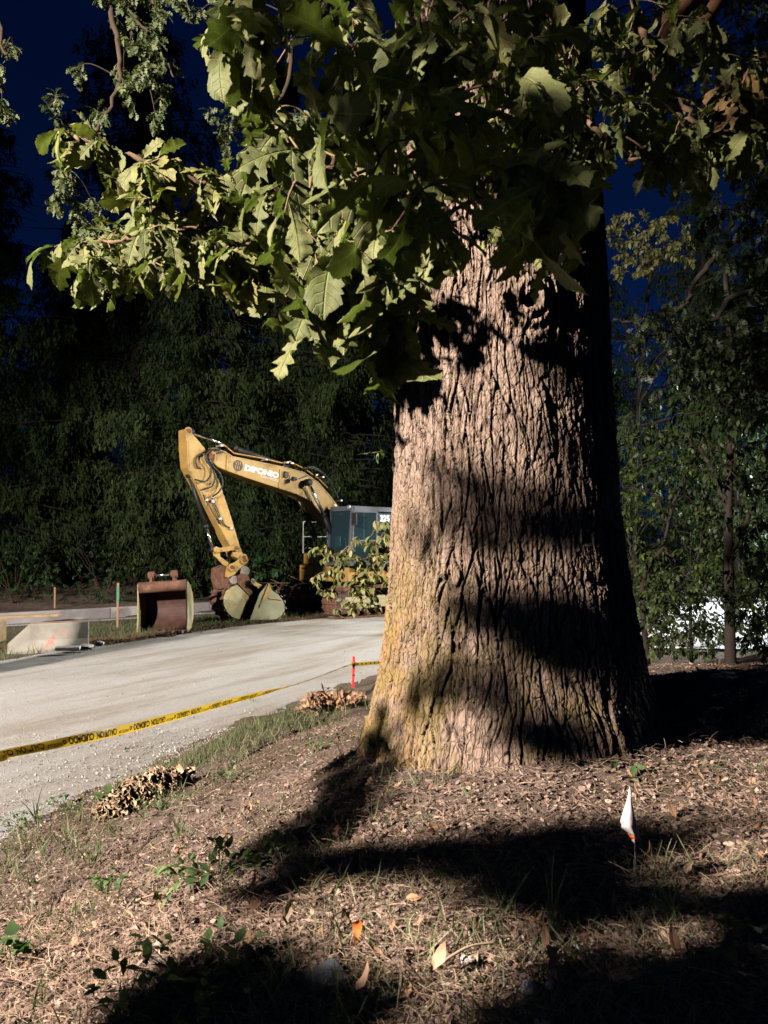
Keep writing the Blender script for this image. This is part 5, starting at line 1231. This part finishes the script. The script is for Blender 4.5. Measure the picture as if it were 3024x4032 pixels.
wood('broadleaf_tree', bpt(2900, 24), [[T(2900, 2000, 24), T(2880, 1600, 24), T(2800, 1300, 24)], [T(2890, 1700, 24), T(2600, 1400, 24), T(2500, 1320, 24)]],
     [(2390, 1260), (2560, 1230), (2700, 1280), (2780, 1180), (3050, 1100), (3050, 2200), (2800, 2100), (2600, 2000), (2440, 1980), (2400, 1500)], 420, 21, 27, .18, 'broad dim tree behind the saplings at the right', r0=.07, rv=(0, .5), per=12)
# heavy drooping limb silhouetted on the right
mb = MB(); 
LB = empty('oak_tree', (7.6, 8.2, 0.0), 'leaning oak at the right edge with a long low limb, shade painted into its leaves', 'tree')
LB.location.z = float(ground_z(7.6, 8.2, False))
mb.tube(curve([(7.6, 8.2, -.1), (7.0, 8.1, 3), (6.2, 7.9, 6), (5.6, 7.6, 9)], 8), np.linspace(.3, .12, 25), 12); mb.build('trunk', M['darkbark'], LB, smooth=True)
bough('branch', LB, [[(6.5, 8.0, 5.2), T(3050, 900, 7.8), T(2760, 1080, 7.6), T(2700, 1200, 7.6), T(2560, 1260, 7.5), T(2420, 1262, 7.5)], [(6.9, 8.1, 4.0), T(3050, 1150, 7.6), T(2800, 1260, 7.5), T(2600, 1310, 7.4), T(2480, 1370, 7.4)]],
      np.concatenate([poly_points([(2560, 1230), (3060, 1060), (3060, 1560), (2800, 1600), (2560, 1560), (2420, 1420), (2450, 1330)], 110, 6.8, 8.0), poly_points([(2680, 640), (3060, 500), (3060, 1100), (2780, 1050)], 60, 6.4, 7.8), poly_points([(2560, -60), (3060, -60), (3060, 560), (2700, 600)], 150, 6.4, 7.8)]),
      .11, oakS, M['shade_painted_leaf'], M['blackbark'], per=12, droop=.4, limbr=[.04, .04], spread=2.2, rvlo=0, rvhi=.4)
# ------------------------------------------------------------------ litter, grass, weeds, stones on the bank
def bank_points(n, y0=1.3, y1=9.5, pw=1.6, wide=1.0, smin=.05):
    out = []
    while len(out) < n:
        u = rng.random(n * 4); Y = (y0 ** (1 - pw) + u * (y1 ** (1 - pw) - y0 ** (1 - pw))) ** (1 / (1 - pw))
        X = rng.uniform(-.62, .62, n * 4) * Y * wide + rng.uniform(-.4, .4, n * 4)
        s_ = (X - edge_near(Y)) * .94; d = np.hypot(X - TX, Y - TY)
        k = (s_ > smin + .25 * vnoise(X * 2, Y * 2, 7)) & (d > .74 + .08 * np.cos(5 * np.arctan2(Y - TY, X - TX)))
        out += list(np.stack([X, Y], 1)[k])
    P = np.array(out[:n]); return np.concatenate([P, ground_z(P[:, 0], P[:, 1])[:, None]], 1)
def flatdir(n, up=.25):
    a = rng.random(n) * 6.283; return np.stack([np.cos(a), np.sin(a), rng.normal(0, up, n)], 1)
M['chip'] = leaf_mat('mulch_chip', [(0.075, 0.050, 0.042), (0.16, 0.11, 0.092), (0.26, 0.185, 0.155), (0.42, 0.31, 0.265)], 0.02, 0.9, 0.15)
M['straw'] = leaf_mat('straw', [(0.19, 0.125, 0.09), (0.34, 0.24, 0.18), (0.48, 0.36, 0.27)], 0.1, 0.8, 0.2)
chips = []
for k in range(7):
    r = np.random.default_rng(k); n_ = 6; a = np.linspace(0, 2 * np.pi, n_, endpoint=False) + r.normal(0, .25, n_)
    top = np.stack([.5 * np.cos(a) * (1 + .3 * r.random(n_)), .24 * np.sin(a) * (1 + .5 * r.random(n_)), .09 + .05 * r.normal(size=n_)], 1); bot = top * [1.05, 1.05, 0] + [0, 0, -.10]
    V = np.concatenate([top, bot]); F = [[0, 1, 2, 3], [0, 3, 4, 5]] + [[i, i + 6, (i + 1) % 6 + 6, (i + 1) % 6] for i in range(6)]
    chips.append((V, np.array(F)))
P = bank_points(90000, 1.3, 8.5, 1.7); n = len(P); P[:, 2] += rng.random(n) * .014
mb = MB(); scatter(mb, chips, P, flatdir(n, .35), (.007 + .024 * rng.random(n) ** 2.6), rng.normal(0, .45, n), np.clip(rng.normal(.38, .30, n), 0, 1))
tag(mb.build('mulch', M['chip'], origin=(0, 3, .9)), 'brown bark mulch and crumbled litter covering the bank', 'mulch', kind='stuff')
# straw, needles and thin twigs
tt = np.linspace(0, 1, 5); strawT = []
for k in range(4):
    cv = [.10, -.15, .25, .02][k]; V = np.stack([np.repeat(tt, 2), cv * np.repeat(tt * (1 - tt), 2) * 2 + np.tile([-.009, .009], 5), .12 * np.repeat(tt * (1 - tt), 2) * 2], 1); strawT.append((V, np.array([[2 * i, 2 * i + 1, 2 * i + 3, 2 * i + 2] for i in range(4)])))
P = bank_points(60000, 1.3, 8.0, 1.7); n = len(P); P[:, 2] += .008 + rng.random(n) * .022
mb = MB(); scatter(mb, strawT, P, flatdir(n, .22), (.025 + .08 * rng.random(n) ** 2), rng.normal(0, .6, n), np.clip(rng.normal(.5, .3, n), 0, 1))
tag(mb.build('dry_grass', M['straw'], origin=(0, 3, .9)), 'dry straw and fallen needles strewn over the mulch', 'straw', kind='stuff')
P = bank_points(700, 1.4, 7.5, 1.5); n = len(P); P[:, 2] += .02
dl = [leaf_template(OAK_ST, (-1, 0, 1), -.7, -1.2, .12, 1), leaf_template(OAK3, (-1, 0, 1), .9, 1.5, .15, 2), leaf_template(OVAL, (-1, 0, 1), -1.1, 1.0, .1, 3)]
mb = MB(); scatter(mb, dl, P, flatdir(n, .3), (.02 + .045 * rng.random(n) ** 2), rng.normal(0, .8, n), rng.random(n))
M['litter_leaf'] = leaf_mat('litter_leaf', [(0.14, 0.08, 0.05), (0.26, 0.16, 0.11), (0.36, 0.20, 0.12), (0.34, 0.27, 0.20)], 0.1, 0.85, 0.1)
tag(mb.build('leaf_litter', M['litter_leaf'], origin=(0, 3, .9)), 'small curled brown leaves scattered among the mulch', 'leaf litter', kind='stuff')

# grass blades
bladeT = []
for k in range(5):
    t_ = np.linspace(0, 1, 6); bend = [.15, .5, .9, .35, 1.2][k]
    wv = .019 * (1 - t_ ** 2) + .002
    x_ = np.sin(bend * t_) / max(bend, .1); z_ = (1 - np.cos(bend * t_)) / max(bend, .1)
    V = np.stack([np.repeat(x_, 2), np.repeat(wv, 2) * np.tile([-1, 1], 6), -np.repeat(z_, 2)], 1); bladeT.append((V, np.array([[2 * i, 2 * i + 1, 2 * i + 3, 2 * i + 2] for i in range(5)])))
def tufts(C, per, h, sp, spreadr=.03, rv=(0, .7)):
    P, D, S, R = [], [], [], []
    for c in C:
        m_ = rng.integers(max(2, per // 2), per + 2); a = rng.random(m_) * 6.283
        P.append(np.stack([c[0] + spreadr * rng.normal(size=m_), c[1] + spreadr * rng.normal(size=m_), np.full(m_, c[2] - .012)], 1))
        D.append(np.stack([np.cos(a) * sp, np.sin(a) * sp, np.ones(m_)], 1) + rng.normal(0, .12, (m_, 3))); S.append(h * (.45 + .8 * rng.random(m_))); R.append(rv[0] + (rv[1] - rv[0]) * rng.random(m_))
    return np.concatenate(P), np.concatenate(D), np.concatenate(S), np.concatenate(R)
def put_tufts(name, C, per, h, sp, label, cat='grass', kind='stuff', **k):
    P, D, S, R = tufts(C, per, h, sp, **k); mb = MB()
    scatter(mb, bladeT, P, D, S, rng.random(len(P)) * 6.28, R, up=rng.normal(0, 1, (len(P), 3)))
    o = mb.build(name, M['grass'], origin=tuple(np.array(C).mean(0))); return tag(o, label, cat, kind=kind)
# edge of the road
Y = np.concatenate([rng.uniform(3.0, 9.8, 700), rng.uniform(6.5, 9.5, 260)]); off = np.abs(rng.normal(0, .42, 960)) + .02; X = edge_near(Y) + off * 1.2 + .35
C = np.stack([X, Y, ground_z(X, Y)], 1)
put_tufts('grass', C, 6, .13, .55, 'green grass fringing the road edge of the bank', rv=(0, .75))
C = bank_points(1700, 1.6, 8.5, 1.5); k = vnoise(C[:, 0] * 1.7, C[:, 1] * 1.7, 12) > -.02; C = C[k]
put_tufts('sparse_grass', C, 6, .105, .7, 'sparse short grass growing through the mulch', rv=(.05, .75))
# the rough grass strips beyond the road
n = 2600; Y = rng.uniform(11, 27, n); X = edge_far(Y) - rng.random(n) ** 1.4 * 4.2 - .05; C = np.stack([X, Y, ground_z(X, Y)], 1)
sk_ = -(X + 14.5) * .652 + (Y - 15.4) * .758; C = C[(sk_ < -.55)]
put_tufts('verge_grass', C, 7, .20, .5, 'rough green grass on the strip beyond the road', rv=(0, .5), spreadr=.10)
# tall single tufts
for px, py, per, h, lab in ((150, 3990, 7, .20, 'tall green grass tuft at the lower left corner'), (1960, 3620, 7, .20, 'arching grass tuft in the lit patch right of centre'), (2160, 3680, 6, .18, 'grass tuft with a long blade bent to the right'),
                            (1310, 4100, 8, .20, 'pale green grass tuft at the bottom edge, near the middle'), (1560, 3130, 6, .18, 'thin upright grass tuft at the shaded foot of the oak'), (1720, 3160, 7, .17, 'bright grass tuft at the front foot of the oak'),
                            (2230, 3050, 8, .14, 'grass tuft against the right front root of the oak'), (2800, 3080, 14, .13, 'spreading dry grass tuft right of the oak'), (700, 3290, 8, .17, 'grass tuft below the tan crinkled fungus'),
                            (350, 3420, 5, .22, 'slim lone grass tuft on the left of the mulch'), (1000, 2790, 8, .22, 'grass tuft rising over the caution tape'), (1350, 2760, 12, .26, 'grass tuft in front of the red stake'), (1440, 2790, 10, .24, 'grass tuft between the red stake and the oak'), (2640, 3660, 6, .16, 'grass tuft at the right edge of the black shadow'), (140, 3230, 8, .22, 'grass tuft standing at the gravel edge on the left')):
    c = g_at(px, py); put_tufts('grass_tuft', [c, c + [.012, .01, 0]], per, h, .28, lab, cat='grass tuft', kind=None, spreadr=.012, rv=(.05, .55))
# weeds
def weed(px, py, R, nl, leaf, label, temps=ovalT, h=.08):
    c = g_at(px, py); mb = MB(); tipsw = []
    E = empty('weed', c, label, 'weed')
    for k in range(nl):
        a = k * 2.4 + rng.random(); rr = R * math.sqrt((k + .5) / nl); t_ = c + [rr * math.cos(a), rr * math.sin(a), h * (.4 + .8 * rng.random())]
        mb.tube(curve([c + [0, 0, -.01], (c + t_) / 2 + [0, 0, .02], t_], 4), .0018, 4, cap=False); tipsw.append(t_)
    mb.build('stem', M['grass'], E); tipsw = np.array(tipsw); n_ = nl * 4; P = np.repeat(tipsw, 4, 0) + rng.normal(0, leaf * .2, (n_, 3)); D = (P - c) * [1, 1, .3] / R * .8 + rng.normal(0, .5, (n_, 3)); D[:, 2] += .1
    mb = MB(); scatter(mb, temps, P, D, leaf * (.6 + .6 * rng.random(n_)), rng.normal(0, .3, n_)); mb.build('foliage', M['weed_leaf'], E, smooth=True)
for a in ((640, 3190, .16, 14, .045, 'low leafy weed in front of the tan crinkled fungus', ovalT), (420, 3190, .07, 4, .08, 'weed with one broad lobed leaf at the left foot of the fungus', heartT), (250, 3190, .14, 12, .045, 'weed clump at the gravel edge left of the fungus', ovalT),
          (80, 3260, .18, 14, .045, 'weed clump at the left edge beside the gravel', ovalT), (860, 3480, .22, 26, .055, 'broad trailing weed with glossy leaves at the edge of the shadow', ovalT), (1120, 3400, .14, 12, .045, 'weed in the shadow edge below the oak', ovalT),
          (420, 3520, .06, 6, .04, 'small three-leaved weed on the bare mulch', heartT), (1240, 3260, .06, 5, .045, 'pale weed rosette in the dim litter left of centre', ovalT), (1770, 3100, .07, 6, .06, 'pale leafed weed against the oak foot, left of two', ovalT), (2010, 3070, .10, 9, .05, 'round-leaved weed touching the middle of the oak foot', heartT),
          (2470, 3090, .11, 9, .05, 'dark green weed above the marking flag', ovalT), (900, 3080, .12, 10, .04, 'weed right of the fungus on the lit slope', ovalT), (760, 3960, .24, 34, .05, 'dense dark green weed clump in the shadow at the bottom', ovalT), (2950, 3800, .07, 5, .05, 'round-leaved weed at the lower right edge', heartT), (1250, 2960, .08, 8, .05, 'moss-green weed on the slope left of the oak', ovalT), (2830, 3900, .06, 4, .035, 'tiny weed in the lower right corner', ovalT), (540, 2990, .12, 10, .045, 'weed at the road edge behind the fungus', ovalT), (50, 3830, .05, 5, .05, 'pale green seedling at the left edge', heartT)):
    weed(a[0], a[1], a[2], a[3], a[4], a[5], a[6])
# crinkled tan fungus clump, and a heap of rusty curled leaves by the root
M['fungus'] = leaf_mat('fungus', [(0.28, 0.18, 0.12), (0.42, 0.30, 0.20), (0.54, 0.41, 0.29)], 0.08, 0.85, 0.1)
def frills(name, p0, p1, wdt, h, n, label, cat, m_, fl=.07):
    a = g_at(*p0); b_ = g_at(*p1); ax = b_ - a; L = np.linalg.norm(ax); ax /= L; sd = np.cross(UP, ax); mb = MB()
    u, v = np.meshgrid(np.linspace(0, np.pi, 40), np.linspace(0, 1, 50), indexing='ij'); R_ = np.sin(np.pi * np.clip(v, .03, .97)) ** .5 * (1 + .5 * fbm(v * 9, u * 4, 4, 40))
    V = a + ax * L * v[..., None] + sd * (np.cos(u) * R_ * wdt)[..., None] + np.array([0, 0, 1]) * (np.sin(u) * R_ * h * (1 + .5 * fbm(v * 16, u * 8, 3, 44)) - .02)[..., None]
    mb.add(V.reshape(-1, 3), grid_faces(40, 50), 0, .7)
    for k in range(n):
        v_ = rng.random(); u_ = rng.random() * np.pi; rr = math.sin(np.pi * min(.96, max(.04, v_))) ** .5
        c = a + ax * L * v_ + sd * math.cos(u_) * rr * wdt * 1.02 + np.array([0, 0, math.sin(u_) * rr * h * 1.05 - .01])
        nr = sd * math.cos(u_) + np.array([0, 0, math.sin(u_)]) + rng.normal(0, .35, 3); nr /= np.linalg.norm(nr)
        t_ = np.cross(nr, ax + rng.normal(0, .8, 3)); t_ /= np.linalg.norm(t_); L2 = fl * (.5 + rng.random()); q = np.linspace(-1, 1, 9); ph = rng.random() * 6; am = .16 * L2
        rows_ = [c + t_ * (q * L2 * .6)[:, None] + nr * (w_ * L2 * .42)  + np.cross(nr, t_) * ((w_ + .2) * am * np.sin(q * 5 + ph) + w_ * w_ * L2 * .35)[:, None] + nr * (.08 * L2 * w_ * np.sin(q * 9 + ph))[:, None] for w_ in (0, .5, 1)]
        V = np.stack(rows_, 1).reshape(-1, 3); mb.add(V, grid_faces(9, 3), 0, rng.random())
    o = mb.build(name, m_, smooth=False); so = o.modifiers.new('th', 'SOLIDIFY'); so.thickness = .003; return tag(o, label, cat)
frills('fungus_clump', (400, 3230), (740, 3075), .16, .15, 300, 'crinkled tan frilled fungus clump on the grassy edge of the bank', 'fungus', M['fungus'])
M['rusty'] = leaf_mat('rusty_leaf', [(0.20, 0.10, 0.06), (0.34, 0.19, 0.12), (0.44, 0.29, 0.20)], 0.1, 0.85, 0.1)
c0_ = g_at(1215, 2800); c1_ = g_at(1400, 2775)
n = 420; f = rng.random(n); P = c0_ + (c1_ - c0_) * f[:, None] + rng.normal(0, 1, (n, 3)) * [.05, .16, .0]; P[:, 2] = ground_z(P[:, 0], P[:, 1]) + np.abs(rng.normal(0, .065, n)) + .02
mb = MB(); scatter(mb, dl, P, flatdir(n, .6), .07 + .06 * rng.random(n), rng.normal(0, 1.2, n), rng.random(n)); tag(mb.build('leaf_heap', M['rusty']), 'heap of rusty curled dead leaves by the left root of the oak', 'leaf heap', kind='stuff')
# stones and single leaves
M['dark_stone'] = simple('dark_stone', (.13, .115, .10), .9, .15, var=.3, scale=25, bmp=.5)
for px, py, r_, m_, lab, sq in ((895, 3765, .035, 'stone', 'smooth tan egg-shaped stone at the shadow edge', (1, .8, .8)), (620, 3830, .05, 'white_stone', 'pale flat stone at the left end of the dark weed clump', (1.3, .8, .4)), (800, 3770, .04, 'stone', 'grey flat stone just left of the egg-shaped one', (1.3, .8, .4)),
        (1845, 3785, .018, 'white_stone', 'white pebble in the lit patch, upper left of the three white ones', (1.2, .8, .7)), (2080, 3895, .020, 'white_stone', 'chalky white stone, left of a close pair', (1.1, .9, .7)), (2165, 3880, .014, 'white_stone', 'small white stone, right of a close pair', (1, .8, .8)), (2275, 3735, .012, 'white_stone', 'small white pebble near the edge of the black shadow', (1, .8, .8)),
        (2700, 3180, .022, 'stone', 'grey stone on the litter right of the marking flag', (1.3, .8, .6)), (2880, 3855, .028, 'stone', 'brownish stone in the lower right lit patch', (1, .9, .7)), (1140, 3450, .04, 'stone', 'dark grey lump of bark or stone standing in the shadow', (.8, .8, 1.0)), (1530, 3920, .03, 'stone', 'dull stone at the bottom middle', (1.2, .8, .6))):
    c = g_at(px, py); rock(c + [0, 0, r_ * .15], r_, M['dark_stone'] if 'dark' in lab else M[m_], lab, sq=sq)
def one_leaf(px, py, s_, m_, lab, d, tmp, rv):
    c = g_at(px, py) + [0, 0, .03]; mb = MB(); scatter(mb, [tmp], np.array([c]), np.array([d], float), np.array([s_]), np.array([.5]), np.array([rv])); tag(mb.build('fallen_leaf', m_, smooth=True), lab, 'leaf')
M['orange_leaf'] = leaf_mat('orange_leaf', [(0.60, 0.13, 0.03), (0.66, 0.18, 0.05)], 0.3)
one_leaf(1400, 3780, .07, M['orange_leaf'], 'bright orange fallen leaf standing in the dark litter', (.1, .2, .9), dl[1], .5)
one_leaf(2160, 3890, .08, M['rusty'], 'orange-brown curled leaf beside the white stones', (.4, -.5, .6), dl[0], .7)
one_leaf(1380, 3950, .08, M['rusty'], 'tan curled leaf in the deep shadow near the bottom', (.9, .1, .2), dl[2], .9)
one_leaf(1690, 3880, .07, M['rusty'], 'long pale curled leaf lying in the lit patch', (.5, .6, .3), dl[2], 1.0)
c = g_at(1280, 3880) + [0, 0, .02]; mb = MB(); mb.box(c, (.10, .08, .012), ([.8, .6, .1], [-.6, .8, .2], [0, -.2, 1])); tag(mb.build('slate_piece', simple('slate', (.13, .15, .17), .6, .4, scale=30, bmp=.4), bevel=.002), 'flat piece of dark slate lying in the shadow', 'slate')
for px, py, L_, a_, lab in ((620, 3560, .16, .2, 'pale dry stick on the mulch at the left'), (2300, 3450, .2, -.3, 'thin dead twig in the black shadow'), (1850, 3790, .18, .5, 'brown twig lying across the lit patch')):
    c = g_at(px, py) + [0, 0, .025]; d = np.array([math.cos(a_), math.sin(a_), .05]) * L_ / 2; mb = MB(); mb.tube(curve([c - d, c + [0, .01, .01], c + d], 5), [.004] * 5 + [.003] * 5 + [.002], 6); tag(mb.build('stick', M['straw'], smooth=True), lab, 'stick')
# gravel
peb = []
for k in range(5):
    r = np.random.default_rng(k); V = np.array([[1, 0, 0], [0, 1, 0], [-1, 0, 0], [0, -1, 0], [0, 0, .7], [0, 0, -.7]], float) * (.7 + .6 * r.random((6, 1))); V += r.normal(0, .15, V.shape)
    peb.append((V, np.array([[0, 1, 4], [1, 2, 4], [2, 3, 4], [3, 0, 4], [1, 0, 5], [2, 1, 5], [3, 2, 5], [0, 3, 5]])))
def road_pts(n, y0, y1, f):
    Y = rng.uniform(y0, y1, n); t_ = f(n); X = edge_near(Y) * (1 - t_) + edge_far(Y) * t_; return X, Y
X1, Y1 = road_pts(6500, 3.0, 8.5, lambda n: rng.random(n) ** 2.2 * .25 - .03); X2, Y2 = road_pts(6000, 3.5, 20, lambda n: rng.random(n))
X = np.concatenate([X1, X2]); Y = np.concatenate([Y1, Y2]); n = len(X); Z = np.maximum(ground_z(X, Y), .012 + .0 * X)
mb = MB(); scatter(mb, peb, np.stack([X, Y, Z], 1), flatdir(n, .3), (.003 + .011 * rng.random(n) ** 3.5), rng.normal(0, 2, n), rng.random(n))
M['gravel'] = leaf_mat('gravel', [(0.22, 0.20, 0.18), (0.34, 0.32, 0.30), (0.48, 0.46, 0.44)], 0.0, 0.9, 0.2)
tag(mb.build('gravel', M['gravel'], origin=(-2.5, 5, 0)), 'pale loose gravel along the near edge of the road', 'gravel', kind='stuff')
# dark soil spilled at the far edge under the machine
n = 9000; Y = rng.uniform(15, 27, n); X = edge_far(Y) - rng.normal(.3, .55, n); Z = ground_z(X, Y) + .02
mb = MB(); scatter(mb, peb, np.stack([X, Y, Z], 1), flatdir(n, .3), (.02 + .05 * rng.random(n) ** 2), rng.normal(0, 2, n), rng.random(n))
M['clod'] = leaf_mat('clod', [(0.06, 0.035, 0.025), (0.12, 0.07, 0.05)], 0.0, .95, .1)
tag(mb.build('soil_clods', M['clod'], origin=(-3, 20, 0)), 'dark crumbled soil spilled along the far road edge', 'soil', kind='stuff')
